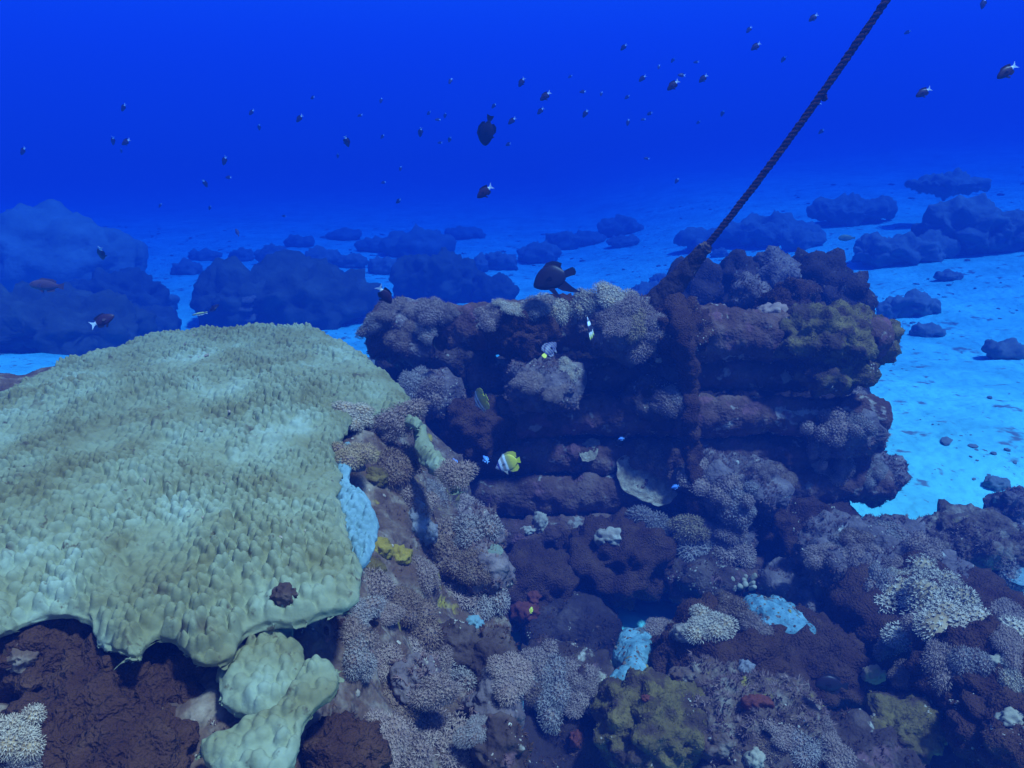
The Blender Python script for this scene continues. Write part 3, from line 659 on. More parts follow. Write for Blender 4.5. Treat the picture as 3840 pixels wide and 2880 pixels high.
cluster('pale leathery soft coral', 'on the right foreground mound', 'left', [(3310, 2190, 81, pl), (3350, 2160, 68, pl), (3420, 2250, 131, pl), (3480, 2170, 106, pl), (3540, 2290, 118, pl), (3620, 2340, 125, pl), (3570, 2220, 81, pl), (3460, 2340, 93, tn)], 'flat')
cluster('tufted soft coral', 'around the dark hollow at the lower right', 'top', [(3340, 2400, 55, mv), (3530, 2470, 75, mv), (3400, 2540, 50, tn), (3620, 2500, 60, mv)])
cluster('feathery soft coral', 'along the bottom edge right of centre', 'left', [(2880, 2800, 65, mv), (2950, 2760, 65, mv), (3030, 2790, 62, mv), (3090, 2730, 55, mv), (3140, 2830, 60, mv)])
cluster('speckled soft coral', 'near the two sand pockets', 'left', [(2560, 2370, 55, pl), (2660, 2350, 60, pl), (2760, 2290, 55, mv), (2820, 2350, 52, mv), (2480, 2360, 50, mv)])
cluster('tufted soft coral', 'against the right edge of the picture', 'top', [(3770, 2290, 60, mv), (3790, 2420, 60, mv), (3800, 2560, 55, pl), (3790, 2160, 70, mv)])


# ------------------------------------------------------------------ other corals, sponges and algae on the reef
def disc_coral(px, py, rx, depth, label, mat, seed, tilt=(0, -0.5, 1.0), bowl=0.12, ridge=0.03, wav=0.12, thick=0.05, up=0.0, name='plate_coral'):
    """a thin spreading plate with a wavy rim, a shallow bowl and a stubby stalk"""
    h = near_hit(px, py)
    if h is None: return
    loc, nrm, d = h; r = rx * d / FPX
    nr, na = 22, 96; a = np.arange(na) * 2 * math.pi / na; g = np.random.default_rng(seed)
    rim = 1 + wav * (np.sin(3 * a + seed) * 0.5 + np.sin(5 * a + seed * 2) * 0.4 + np.sin(11 * a) * 0.2)
    rows = []
    for side in (1, -1):
        for k in range(nr):
            t = (k / (nr - 1)) if side == 1 else 1 - k / (nr - 1)
            x, y = np.cos(a) * rim * t, np.sin(a) * rim * t * depth
            z = bowl * t * t + (ridge * np.sin(9 * np.hypot(x, y) * 3 + 2 * np.sin(3 * a)) * t if side == 1 else -thick * (1 - t ** 6) - 0.35 * math.exp(-(t / 0.22) ** 2))
            p = np.stack([x, y, z + np.zeros(na)], 1)
            if side == 1: p[:, 2] += ridge * 1.2 * fbm(p, 9, 2, seed)
            rows.append(p)
    V = np.concatenate(rows); n = len(rows)
    F = np.array([(i * na + j, (i + 1) * na + j, (i + 1) * na + (j + 1) % na, i * na + (j + 1) % na) for i in range(n - 1) for j in range(na)])
    o = link(name, make_mesh(name, V, F[:, ::-1]), M[mat]); place(o, loc + np.array((0, 0, up)) * r, tilt, seed, r)
    tag(o, label, 'coral')
    return o
def lump(px, py, rx, ry, label, mat, seed, name, cat, lumpsize=0.25, lumpamp=0.9, amp=0.3, stick=0.25, level=4):
    """a small encrusting growth sitting on whatever is under this spot"""
    h = near_hit(px, py)
    if h is None: return
    loc, nrm, d = h
    a, b = rx * d / FPX, ry * d / FPX; r = max(a, b)
    V, F = blob_verts((a, b * 0.9, b), level, seed, amp=amp, freq=2.0, lump=lumpamp, lumpsize=lumpsize * r, fine=0.03 * r, fine_freq=9 / r)
    o = link(name, make_mesh(name, V, F), M[mat], None, loc - nrm * r * stick); tag(o, label, cat)
    return o, V, loc - nrm * r * stick, F
M['plate_grey'] = mat_noise('plate_grey', [(0.3, (0.26, 0.18, 0.13)), (0.5, (0.42, 0.33, 0.26)), (0.7, (0.66, 0.58, 0.50))], 4, 7, 0.85, 0.5, 30, 0.03)
M['mushroom'] = mat_noise('mushroom', [(0.3, (0.20, 0.24, 0.20)), (0.7, (0.30, 0.34, 0.28))], 5, 6, 0.85, 0.4, 40, 0.02)
M['finger'] = mat_noise('finger', [(0.3, (0.36, 0.30, 0.23)), (0.7, (0.58, 0.52, 0.44))], 5, 6, 0.8, 0.3, 60, 0.01)
disc_coral(2415, 1805, 125, 0.62, 'ridged grey plate coral with a pale wavy rim on the outcrop face', 'plate_grey', 4, (0, -0.75, 0.8), 0.10, 0.035, 0.10)
disc_coral(1842, 2068, 46, 0.8, 'small smooth greenish plate coral at the right edge of the slope', 'mushroom', 2, (0.1, -0.35, 1), -0.18, 0.01, 0.06, 0.08, up=0.15)
disc_coral(3810, 2140, 75, 0.8, 'pale disc coral at the right edge below the pale dome', 'bleached', 7, (0, -0.5, 1), 0.06, 0.02, 0.08)
disc_coral(2210, 1690, 60, 0.6, 'thin pale plate coral in the shade of the middle ledges', 'plate_grey', 9, (0, -0.5, 1), 0.1, 0.03, 0.14)
lump(1575, 1955, 42, 80, 'bright bluish white sponge patch on the reef slope', 'sponge_blue', 401, 'sponge', 'sponge', 0.22)
lump(1610, 2000, 36, 42, 'small bluish white sponge joining the larger patch', 'sponge_blue', 402, 'sponge', 'sponge', 0.3)
lump(1420, 2050, 62, 40, 'lime yellow algae patch beside the pale margin of the plate', 'algae_lime', 403, 'algae_patch', 'algae', 0.22)
lump(1500, 2080, 55, 40, 'lime yellow algae patch below the bluish sponge', 'algae_lime', 404, 'algae_patch', 'algae', 0.22)
lump(1410, 1790, 45, 40, 'olive algae tuft right of the plate edge', 'algae_olive', 405, 'algae_patch', 'algae', 0.3)
lump(1400, 2130, 50, 45, 'olive algae tuft under the lime patch at the plate corner', 'algae_olive', 406, 'algae_patch', 'algae', 0.3)
lump(2000, 2250, 26, 30, 'dull orange sponge knob on the lower left of the outcrop', 'sponge_orange', 407, 'sponge', 'sponge', 0.4)
lump(1965, 2300, 50, 34, 'rusty orange sponge crust below the orange knob', 'sponge_orange', 408, 'sponge', 'sponge', 0.3)
lump(2160, 2770, 26, 30, 'small red sponge on the gully wall at the bottom centre', 'sponge_orange', 409, 'sponge', 'sponge', 0.4)
lump(2420, 2620, 16, 12, 'tiny red sponge on top of the olive mound', 'sponge_orange', 410, 'sponge', 'sponge', 0.4, level=4)
lump(2840, 2620, 60, 26, 'pink red crust on the pale rubble mound', 'sponge_orange', 411, 'sponge', 'sponge', 0.4, 0.5)
lump(1780, 2335, 34, 26, 'bright pale cyan sponge on the sand patch by the slope', 'bleached', 412, 'sponge', 'sponge', 0.35)
lump(2240, 2560, 36, 28, 'white coral lump at the end of the gully ledge', 'finger', 413, 'coral', 'coral', 0.3)
lump(2150, 2500, 60, 16, 'pale flat coral crust along the top of the gully ledge', 'plate_grey', 414, 'coral', 'coral', 0.3, 0.5)
lump(2030, 1960, 30, 40, 'bright white coral tuft low on the outcrop left of centre', 'crust_pale', 415, 'coral', 'coral', 0.2)
lump(1980, 1990, 30, 18, 'small white coral tuft left of the bright tuft', 'crust_pale', 416, 'coral', 'coral', 0.2)
lump(2280, 2010, 60, 34, 'white speckled coral crust above the big brown mound', 'crust_pale', 417, 'coral', 'coral', 0.16)
lump(2470, 1350, 14, 12, 'single white coral knob right of the rope foot', 'crust_pale', 418, 'coral', 'coral', 0.4, level=4)
lump(2580, 2380, 66, 34, 'white knobbly coral on the large brown mound', 'crust_pale', 419, 'coral', 'coral', 0.16)
lump(2560, 2530, 50, 30, 'pale crusted coral on the flank of the large brown mound', 'rubble_pale', 420, 'coral', 'coral', 0.25)
lump(2800, 2520, 34, 40, 'pale bluish sponge between the brown mounds', 'sponge_blue', 421, 'sponge', 'sponge', 0.3)
lump(2700, 2790, 80, 60, 'pale rounded coral boulder at the bottom right of centre', 'rubble_pale', 422, 'coral', 'coral', 0.2, 0.4)
lump(2830, 2850, 34, 40, 'cream coral knob at the bottom edge', 'finger', 423, 'coral', 'coral', 0.3)
lump(3280, 2530, 40, 30, 'yellowish coral knob at the left rim of the dark hollow', 'soft_tan', 424, 'coral', 'coral', 0.3)
lump(3770, 2480, 50, 26, 'white broken coral at the right edge', 'finger', 425, 'coral', 'coral', 0.3)
lump(3810, 2700, 50, 40, 'white coral lump in the lower right corner', 'finger', 426, 'coral', 'coral', 0.3)
lump(80, 2480, 60, 50, 'pale shelly lump among the brown algae at the left edge', 'rubble_pale', 427, 'coral', 'coral', 0.3)
lump(1590, 2005, 16, 20, 'small white ring sponge beside the bluish patch', 'finger', 428, 'sponge', 'sponge', 0.4, level=4)
lump(1050, 2235, 45, 45, 'purplish red crust on the front of the big plate', 'rock', 429, 'crust', 'crust', 0.2, 0.8, stick=0.7)
lump(2560, 1560, 26, 60, 'pale upright stump on the outcrop right of centre', 'rock_mauve', 430, 'coral', 'coral', 0.4)
lump(2100, 1130, 70, 40, 'dark brown algae clump on the top rim of the outcrop', 'algae_brown', 431, 'algae_patch', 'algae', 0.3)
lump(2900, 1150, 60, 40, 'pinkish mauve coral crust on the right top of the outcrop', 'soft_mauve', 432, 'coral', 'coral', 0.16)
cluster('pale feathery soft coral', 'in the bottom left corner', 'top', [(60, 2760, 70, pl), (90, 2850, 70, pl)])
# white tipped finger coral
def finger_coral(px, py, label):
    loc, nrm, d = hit(px, py); root = empty('finger_coral', loc - nrm * 0.01); tag(root, label, 'coral')
    g = np.random.default_rng(11); U, FU = ico(3); n = 0
    for k in range(11):
        ang = k * 2.4; rr = 0.017 * math.sqrt(k); L = g.uniform(0.010, 0.030); r = g.uniform(0.009, 0.014)
        dd = np.array((math.cos(ang) * 0.7, math.sin(ang) * 0.7 - 0.3, 1.0)); dd /= np.linalg.norm(dd)
        V = U * r; V[:, 2] = np.where(V[:, 2] > 0, V[:, 2] + L, V[:, 2]); V = V * (1 + 0.12 * pnoise(V * 60, k)[:, None])
        B = basis(dd, 0); W_ = V @ B.T + np.array((rr * math.cos(ang), rr * math.sin(ang), 0))
        link('finger', make_mesh('finger', W_, FU), M['finger'], root)
finger_coral(2790, 2180, 'cream finger coral with rounded white tips left of the sand pocket')

# pale shell and coral fragments lying on the big plate
frag = []
for k, (px, py, s) in enumerate([(725, 1258, 9), (695, 1290, 8), (775, 1335, 16), (745, 1340, 9), (860, 1545, 11), (755, 1615, 8), (540, 1800, 10), (760, 1940, 9), (1050, 2015, 13), (1145, 1990, 8), (840, 1810, 6), (1205, 2105, 6), (890, 1790, 6)]):
    h = hit(px, py)
    if h is None: continue
    loc, nrm, d = h; V, F = CHIPS[k % 5]; r = s * d / FPX
    frag.append((V * r * (1.2, 0.7, 0.6) @ basis(nrm, k).T + loc + nrm * r * 0.2, F))
V, F = join(frag)
link('coral_fragments', make_mesh('coral_fragments', V - np.array(big_plate.location), F, False), M['crust_pale'], big_plate, kind='stuff')

# ------------------------------------------------------------------ boulders and reef patches on the sand
def ground_at(px, py):
    z = 0.2
    for _ in range(6):
        p = on_z(px, py, z); z = float(seabed_z(np.array([p[0]]), np.array([p[1]]))[0])
    return p
def boulder(px, top, base, w, label, mat='boulder', seed=0, level=5, d=None, cat='boulder', name='coral_boulder'):
    p = ground_at(px, base) if d is None else at(px, base, d)
    dep = float((p - CAMP) @ FWD); hgt = (base - top) * dep / FPX * (0.82 if top < 960 and w < 500 and d is None else 1.0); a = 0.5 * w * dep / FPX
    m = (a + hgt) / 2
    V, F = blob_verts((a, max(0.6 * a, 0.5 * hgt), hgt * 0.62), level, seed, amp=0.34 if top != 828 else 0.18, freq=1.6, lump=0.6 if top > 900 else 0.4, lumpsize=0.24 * m, fine=0.07 * m, fine_freq=5 / m)
    o = link(name, make_mesh(name, V + (0, 0, hgt * 0.40), F), M[mat], None, (p[0], p[1] + 0.5 * a * 0.5, p[2])); tag(o, label, cat)
    return o, V + (p[0], p[1] + 0.25 * a, p[2] + hgt * 0.40), F
BOULDERS = [
    (130, 828, 1120, 720, 'massive rounded coral boulder looming at the left edge'),
    (440, 1040, 1185, 330, 'ragged reef spur at the foot of the massive left boulder'),
    (590, 1100, 1165, 140, 'small dark boulder at the tip of the left reef spur'),
    (130, 1140, 1310, 720, 'sloping rubble reef in front of the massive left boulder'),
    (540, 1170, 1250, 240, 'low dark hump between the left spur and the plate coral'),
    (1060, 1025, 1230, 640, 'broad dark dome behind the big plate coral'),
    (1640, 972, 1130, 300, 'steep dark boulder behind the left part of the outcrop'),
    (1860, 1040, 1135, 170, 'low bluish boulder right of the steep dark boulder'),
    (1440, 974, 1026, 118, 'squat boulder on the sand left of the steep dark boulder'),
    (1210, 930, 1005, 150, 'rounded boulder on the sand above the broad dome'),
    (1320, 950, 1003, 110, 'low boulder touching the rounded one above the broad dome'),
    (1020, 915, 985, 120, 'dim boulder on the left sand, second in the far row'),
    (905, 930, 980, 90, 'dim boulder on the left sand, first in the far row'),
    (760, 935, 975, 120, 'flat dark patch on the far left sand'),
    (700, 985, 1030, 110, 'low dark rubble patch in the middle of the left sand'),
    (830, 1005, 1035, 90, 'small dark rubble patch left of the broad dome top'),
    (1560, 855, 960, 250, 'tall faint reef mound far behind the steep dark boulder'),
    (1400, 885, 945, 130, 'faint far mound left of the tall faint one'),
    (1800, 950, 1020, 60, 'small upright rock left of the large dark fish'),
    (1880, 940, 1012, 120, 'dark boulder between the steep boulder and the large dark fish'),
    (2020, 905, 985, 150, 'dark reef patch above the large dark fish'),
    (2110, 860, 935, 130, 'dim reef patch above and right of the large dark fish'),
    (2210, 870, 915, 130, 'dim reef patch in the centre distance, left of two'),
    (2330, 815, 880, 170, 'dim reef patch in the centre distance, right of two'),
    (1740, 850, 895, 150, 'faint reef patch in the left centre distance'),
    (1290, 860, 900, 130, 'very faint reef patch beyond the left sand'),
    (1120, 880, 925, 110, 'very faint low rock beyond the left sand'),
    (2480, 1030, 1075, 90, 'small boulder on the sand left of the rope sleeve'),
    (2440, 1070, 1130, 150, 'speckled low boulder just left of the rope foot'),
    (2340, 880, 925, 120, 'thin dark reef streak above the wire coral'),
    (2670, 855, 935, 250, 'dark reef mound right of the rope on the far sand'),
    (2900, 815, 915, 330, 'long dark reef ridge in the right distance'),
    (3010, 860, 930, 160, 'small dark boulder in front of the right reef ridge'),
    (3200, 745, 825, 300, 'faint hillside reef in the upper right distance'),
    (3400, 880, 985, 360, 'sloping dark reef on the right sand'),
    (3650, 745, 945, 400, 'big dark reef hill at the right side'),
    (3810, 800, 930, 260, 'dark reef shoulder cut by the right edge'),
    (3290, 930, 985, 150, 'low dark boulder at the left tip of the sloping reef'),
    (3560, 655, 715, 260, 'faint reef band high on the right slope'),
    (3440, 1105, 1182, 170, 'dark boulder on the sand right of the outcrop top'),
    (3350, 1120, 1192, 110, 'bluish boulder wedged against the outcrop top right'),
    (3480, 1222, 1262, 120, 'flat dark rubble patch on the right sand'),
    (3790, 1285, 1345, 180, 'low dark boulder at the right edge on open sand'),
    (3740, 1795, 1830, 90, 'small reddish rock on the bright right sand'),
    (2700, 930, 965, 60, 'tiny dark rock right of the rope on pale sand'),
    (3560, 1020, 1050, 90, 'thin dark patch below the big right reef hill')]
M['boulder_pale'] = mat_noise('boulder_pale', [(0.3, (0.15, 0.16, 0.14)), (0.55, (0.20, 0.21, 0.19)), (0.75, (0.27, 0.28, 0.25))], 1.4, 8, 0.95, 0.5, 12, 0.05)
M['boulder_dark'] = mat_noise('boulder_dark', [(0.3, (0.055, 0.055, 0.05)), (0.55, (0.10, 0.10, 0.09)), (0.75, (0.16, 0.16, 0.145))], 2.5, 8, 0.95, 0.5, 14, 0.04)
for k, b in enumerate(BOULDERS):
    o, V, F = boulder(*b, seed=500 + k, mat='boulder_dark' if k in (1, 3, 4, 5, 6, 7) else 'boulder_pale' if k == 0 else 'boulder', level=5 if b[3] > 250 else 4)
# rocks just behind the outcrop
for k, (px, top, base, w, d, mat, label) in enumerate([
    (1560, 1310, 1660, 460, 5.2, 'boulder', 'low bluish hump seen under the overhanging left end of the stack'),
    (2880, 1110, 1640, 720, 5.3, 'rock_dark', 'broad low rock mound behind the right half of the stack'),
    (2600, 985, 1270, 240, 5.3, 'rock_dark', 'rounded blue grey rock right behind the rope sleeve'),
    (2755, 975, 1230, 165, 5.2, 'rock_dark', 'domed rock behind the stack, second right of the rope'),
    (2895, 965, 1230, 170, 5.1, 'rock_mauve', 'lumpy rock behind the middle of the stack top right'),
    (3035, 965, 1240, 265, 5.0, 'rock_dark', 'big rounded rock with algae crest behind the stack'),
    (3140, 1040, 1260, 210, 4.8, 'rock_dark', 'dark rounded rock at the right end behind the stack'),
    (2800, 1045, 1240, 120, 4.2, 'rock_mauve', 'pale banded stump on the stack top right of the rope'),
    (2975, 1060, 1240, 160, 4.1, 'algae_brown', 'reddish brown algae covered rock on the stack top'),
    (2910, 1105, 1250, 130, 3.9, 'algae_brown', 'dark red brown rock below the reddish one on the stack top')]):
    ob, V, F = boulder(px, top, base, w, label, mat, 700 + k, 4, d, 'rock', 'reef_rock')
    grow('turf', scatter(V, F, 1200, TUFTS, (0.006, 0.018), 720 + k), np.array(ob.location), M['tuft_brown' if k % 2 else 'fuzz_mauve'], ob)
# pale table corals growing on the broad dome
dome = bpy.data.objects['coral_boulder.005']; dm = dome.data; dco = np.empty(len(dm.vertices) * 3, np.float32); dm.vertices.foreach_get('co', dco)
DB = BVHTree.FromPolygons((dco.reshape(-1, 3).astype(float) + np.array(dome.location)).tolist(), [p.vertices[:] for p in dm.polygons])
for k, (px, py, r) in enumerate([(930, 1120, 34), (925, 1155, 32), (937, 1195, 30)]):
    v = ray(px, py); v = v / np.linalg.norm(v); loc, nrm, _, _ = DB.ray_cast(Vector(CAMP), Vector(v))
    if loc is None: continue
    loc = np.array(loc); dd = float((loc - CAMP) @ FWD); a, b = soft_variant('flat', k, 'soft_grey')
    o = bpy.data.objects.new('table_coral', b); COL.objects.link(o); c = bpy.data.objects.new('polyp_crown', a); COL.objects.link(c); c.parent = o; c['kind'] = 'stuff'
    place(o, loc, (0, -0.5, 1.0), k, (r * dd / FPX, r * dd / FPX, r * dd / FPX * 0.5))
    tag(o, ['upper', 'middle', 'lower'][k] + ' pale tiered coral on the left side of the broad dome', 'coral')
# rubble lying in the sand pockets
for k, so in enumerate(SANDS):
    me = so.data; n = len(me.vertices); co = np.empty(n * 3, np.float32); me.vertices.foreach_get('co', co); co = co.reshape(-1, 3).astype(float) + np.array(so.location)
    pv = np.array([p.vertices[:] for p in me.polygons])
    grow('rubble', scatter(co, pv, 200, CHIPS, (0.0015, 0.010), 950 + k, nz=0.2, sink=0.15), np.array(so.location), M['rubble_pale'], so)
# rubble on the sand
def build_rubble():
    g = np.random.default_rng(77); n = 3600
    y = 3.5 + 22 * g.random(n) ** 1.5; x = (g.random(n) - 0.5) * (y * 1.5 + 1); z = seabed_z(x, y)
    c = fbm(np.stack([x, y, x * 0], 1), 0.7, 2, 91) > -0.05; x, y, z = x[c], y[c], z[c]
    parts = []
    for k in range(len(x)):
        V, F = CHIPS[k % 5]; s = (0.004 + 0.022 * g.random() ** 3) * (1 + 0.10 * y[k]) * (2.0 if g.random() < 0.04 else 1)
        a = g.uniform(0, 6.28); R = np.array([(math.cos(a), -math.sin(a), 0), (math.sin(a), math.cos(a), 0), (0, 0, 1)])
        parts.append((V * s * (1.3, 1, 0.7) @ R.T + (x[k], y[k], z[k] + s * 0.15), F))
    V, F = join(parts)
    o = link('rubble', make_mesh('rubble', V, F, False), M['boulder'], kind='stuff'); tag(o, 'loose dark coral rubble scattered over the sand', 'rubble')
build_rubble()

# ------------------------------------------------------------------ mooring rope
M['rope'] = mat_noise('rope', [(0.3, (0.05, 0.016, 0.022)), (0.55, (0.085, 0.028, 0.034)), (0.75, (0.13, 0.055, 0.055))], 30, 6, 0.95, 0.8, 300, 0.004)
def tube(path, radius, sides=8, noise=0.0, seed=0):
    path = np.asarray(path, float); n = len(path); rad = np.broadcast_to(np.asarray(radius, float), (n,))
    T = np.gradient(path, axis=0); T /= np.linalg.norm(T, axis=1)[:, None]
    ref = np.array((0, 1.0, 0.2)); X = np.cross(ref, T); X /= np.linalg.norm(X, axis=1)[:, None]; Y = np.cross(T, X)
    a = np.arange(sides) * 2 * math.pi / sides
    V = path[:, None] + rad[:, None, None] * (np.cos(a)[None, :, None] * X[:, None] + np.sin(a)[None, :, None] * Y[:, None])
    V = V.reshape(-1, 3)
    if noise:
        N = (V - np.repeat(path, sides, 0)); N /= np.linalg.norm(N, axis=1)[:, None]
        V = V + N * (noise * fbm(V, 22, 3, seed))[:, None]
    F = [(i * sides + j, i * sides + (j + 1) % sides, (i + 1) * sides + (j + 1) % sides, (i + 1) * sides + j) for i in range(n - 1) for j in range(sides)]
    c0, c1 = len(V), len(V) + 1
    V = np.concatenate([V, path[:1], path[-1:]])
    F += [(c0, (j + 1) % sides, j, j) for j in range(0)]
    return V, np.array(F)
RA, RB = at(2480, 1125, 3.5), at(3325, 0, 3.0)
RD = (RB - RA); RL = np.linalg.norm(RD); RD /= RL
rope_len = (7.2 - RA[2]) / RD[2]
rope = empty('mooring_rope', RA); tag(rope, 'dark twisted mooring rope rising from the outcrop to the upper right', 'rope')
tt = np.arange(0, rope_len, 0.011)
side = np.cross(RD, (0, 1.0, 0)); side /= np.linalg.norm(side); side2 = np.cross(RD, side)
sag = 0.05 * np.sin(np.clip(tt / (RL * 1.0), 0, 1) * math.pi)
axis = RD[None] * tt[:, None] - np.array((0, 0, 1.0)) * sag[:, None]
for k in range(3):
    ph = tt / 0.062 * 2 * math.pi + k * 2 * math.pi / 3
    pth = axis + 0.0070 * (np.cos(ph)[:, None] * side + np.sin(ph)[:, None] * side2)
    V, F = tube(pth, 0.0105, 7, 0.0025, k)
    link('strand', make_mesh('strand', V, F), M['rope'], rope)
st_ = np.linspace(-0.10, 0.36, 60)
wr = np.interp(st_, [-0.10, 0.0, 0.15, 0.30, 0.36], [0.085, 0.068, 0.048, 0.034, 0.022])
slv = RD[None] * st_[:, None] - np.array((0, 0, 1.0)) * (0.05 * np.sin(np.clip(st_ / RL, 0, 1) * math.pi))[:, None]
V, F = tube(slv, wr, 26, 0.009, 5)
sl = link('encrusted_sleeve', make_mesh('encrusted_sleeve', V, F), M['rock_dark'], rope)
grow('turf', scatter(V + RA, F, 1600, TUFTS, (0.002, 0.007), 801), RA, M['tuft_brown'], sl)
V, F = blob_verts((0.024, 0.022, 0.018), 4, 802, amp=0.4, lump=0.8, lumpsize=0.02, fine=0.003)
link('knot', make_mesh('knot', V + RD * 0.335 - np.array((0, 0, 0.03)), F), M['rubble_pale'], rope)
V, F = blob_verts((0.17, 0.15, 0.10), 5, 803, amp=0.4, lump=0.6, lumpsize=0.05, fine=0.01)
rf = link('encrusted_foot', make_mesh('encrusted_foot', V + (0.03, 0, -0.13), F), M['algae_brown'], rope)
grow('algae_fronds', scatter(V + (0.03, 0, -0.13) + RA, F, 1600, TUFTS, (0.003, 0.010), 804), RA, M['tuft_brown'], rf)
pts = np.array([at(x_, y_, d_) for x_, y_, d_ in ((2530, 1150, 3.42), (2555, 1230, 3.26), (2572, 1330, 3.27), (2585, 1450, 3.36), (2590, 1560, 3.30), (2596, 1680, 3.36), (2600, 1800, 3.32), (2606, 1930, 3.34))]) - RA
tq = np.linspace(0, len(pts) - 1, 90); spine = np.stack([np.interp(tq, np.arange(len(pts)), pts[:, i]) for i in range(3)], 1)
for _ in range(6): spine[1:-1] = 0.25 * spine[:-2] + 0.5 * spine[1:-1] + 0.25 * spine[2:]
V, F = tube(spine, np.interp(tq, [0, 1, 4, 7], [0.07, 0.055, 0.042, 0.035]), 18, 0.022, 8)
sb = link('encrusted_strap', make_mesh('encrusted_strap', V, F), M['algae_brown'], rope)
grow('algae_fronds', scatter(V + RA, F, 1600, TUFTS, (0.003, 0.010), 805), RA, M['tuft_brown'], sb)
# growths hanging on the rope
for k, t in enumerate((1.13,)):
    V, F = blob_verts((0.008, 0.008, 0.013), 3, 810 + k, amp=0.4, lump=0.6, lumpsize=0.012, fine=0.002)
    link('growth', make_mesh('growth', V + RD * t + side * (0.022 if k % 2 else -0.022) - np.array((0, 0, 0.05 * math.sin(min(t / RL, 1) * math.pi))), F), M['rope'], rope)

# thin looping wire coral on the rim
M['wire'] = mat_noise('wire', [(0.3, (0.10, 0.12, 0.14)), (0.7, (0.2, 0.22, 0.24))], 20, 3, 0.7, 0)
c = at(2252, 1090, 3.45); th = np.linspace(-1.9, 2 * math.pi * 1.45, 150)
r_ = np.interp(th, [th[0], 0.5, th[-1]], [0.040, 0.034, 0.030])
pth = np.stack([r_ * np.cos(th) * 0.75 + 0.004 * th, 0.006 * th, r_ * np.sin(th)], 1); pth = np.concatenate([np.array([(0.012, -0.01, -0.11), (0.008, -0.01, -0.08)]), pth])
V, F = tube(pth, 0.0019, 6)
tag(link('wire_coral', make_mesh('wire_coral', V, F), M['wire'], None, c), 'thin looping wire coral standing on the outcrop rim', 'coral')

# ------------------------------------------------------------------ fish
def mat_bands(name, stops, axis=0, slant=0.0, rough=0.45, interp='LINEAR', scale_noise=0.02, wave=None):
    """colour bands across a fish's own length (local x from -0.5 at the tail to 0.5 at the nose)"""
    m = bpy.data.materials.new(name); m.use_nodes = True; t = m.node_tree; N = t.nodes; L = t.links
    b = N['Principled BSDF']; b.inputs['Roughness'].default_value = rough; b.inputs['Specular IOR Level'].default_value = 0.3
    tc = N.new('ShaderNodeTexCoord'); sp = N.new('ShaderNodeSeparateXYZ'); L.new(tc.outputs['Object'], sp.inputs[0])
    ad = N.new('ShaderNodeMath'); ad.operation = 'MULTIPLY_ADD'; L.new(sp.outputs[2], ad.inputs[0]); ad.inputs[1].default_value = slant; L.new(sp.outputs[axis], ad.inputs[2])
    nz = N.new('ShaderNodeTexNoise'); nz.inputs['Scale'].default_value = 9; L.new(tc.outputs['Object'], nz.inputs['Vector'])
    a2 = N.new('ShaderNodeMath'); a2.operation = 'MULTIPLY_ADD'; L.new(nz.outputs['Fac'], a2.inputs[0]); a2.inputs[1].default_value = scale_noise; L.new(ad.outputs[0], a2.inputs[2])
    a3 = N.new('ShaderNodeMath'); a3.operation = 'ADD'; L.new(a2.outputs[0], a3.inputs[0]); a3.inputs[1].default_value = 0.5 - scale_noise * 0.5
    r = N.new('ShaderNodeValToRGB'); r.color_ramp.interpolation = interp; e = r.color_ramp.elements
    src = a3.outputs[0]
    if wave:
        w = N.new('ShaderNodeMath'); w.operation = 'MULTIPLY'; w.inputs[1].default_value = wave; L.new(src, w.inputs[0])
        fr = N.new('ShaderNodeMath'); fr.operation = 'FRACT'; L.new(w.outputs[0], fr.inputs[0]); src = fr.outputs[0]
    L.new(src, r.inputs[0])
    while len(e) < len(stops): e.new(0.5)
    for k, (p, c) in enumerate(stops): e[k].position = p; e[k].color = lin(c)
    L.new(r.outputs[0], b.inputs['Base Color'])
    return m
M['f_dark'] = mat_bands('f_dark', [(0, (0.010, 0.005, 0.012)), (0.5, (0.014, 0.006, 0.014)), (1, (0.02, 0.008, 0.018))])
M['f_chromis'] = mat_bands('f_chromis', [(0.0, (0.75, 0.8, 0.8)), (0.235, (0.75, 0.8, 0.8)), (0.275, (0.035, 0.012, 0.025)), (1.0, (0.05, 0.015, 0.03))])
M['f_white'] = mat_bands('f_white', [(0, (0.55, 0.62, 0.65)), (1, (0.85, 0.88, 0.9))])
M['f_brown'] = mat_bands('f_brown', [(0, (0.09, 0.04, 0.045)), (1, (0.16, 0.07, 0.06))])
M['f_butter'] = mat_bands('f_butter', [(0.0, (0.75, 0.62, 0.03)), (0.30, (0.72, 0.58, 0.04)), (0.43, (0.45, 0.38, 0.08)), (0.50, (0.42, 0.36, 0.12)), (0.53, (0.85, 0.85, 0.8)), (0.58, (0.85, 0.85, 0.8)), (0.62, (0.35, 0.30, 0.25)), (0.69, (0.38, 0.32, 0.28)), (0.73, (0.85, 0.85, 0.82)), (0.80, (0.8, 0.8, 0.78)), (0.83, (0.05, 0.05, 0.25)), (0.88, (0.08, 0.08, 0.35)), (0.91, (0.5, 0.5, 0.6)), (1.0, (0.45, 0.42, 0.5))], slant=-0.12)
M['f_yellow'] = mat_bands('f_yellow', [(0, (0.75, 0.65, 0.02)), (1, (0.7, 0.6, 0.05))])
M['f_regal'] = mat_bands('f_regal', [(0.0, (0.04, 0.04, 0.14)), (0.40, (0.05, 0.05, 0.15)), (0.5, (0.24, 0.22, 0.20)), (0.62, (0.24, 0.22, 0.20)), (0.72, (0.10, 0.06, 0.035)), (1.0, (0.05, 0.04, 0.10))], slant=-0.15, wave=9)
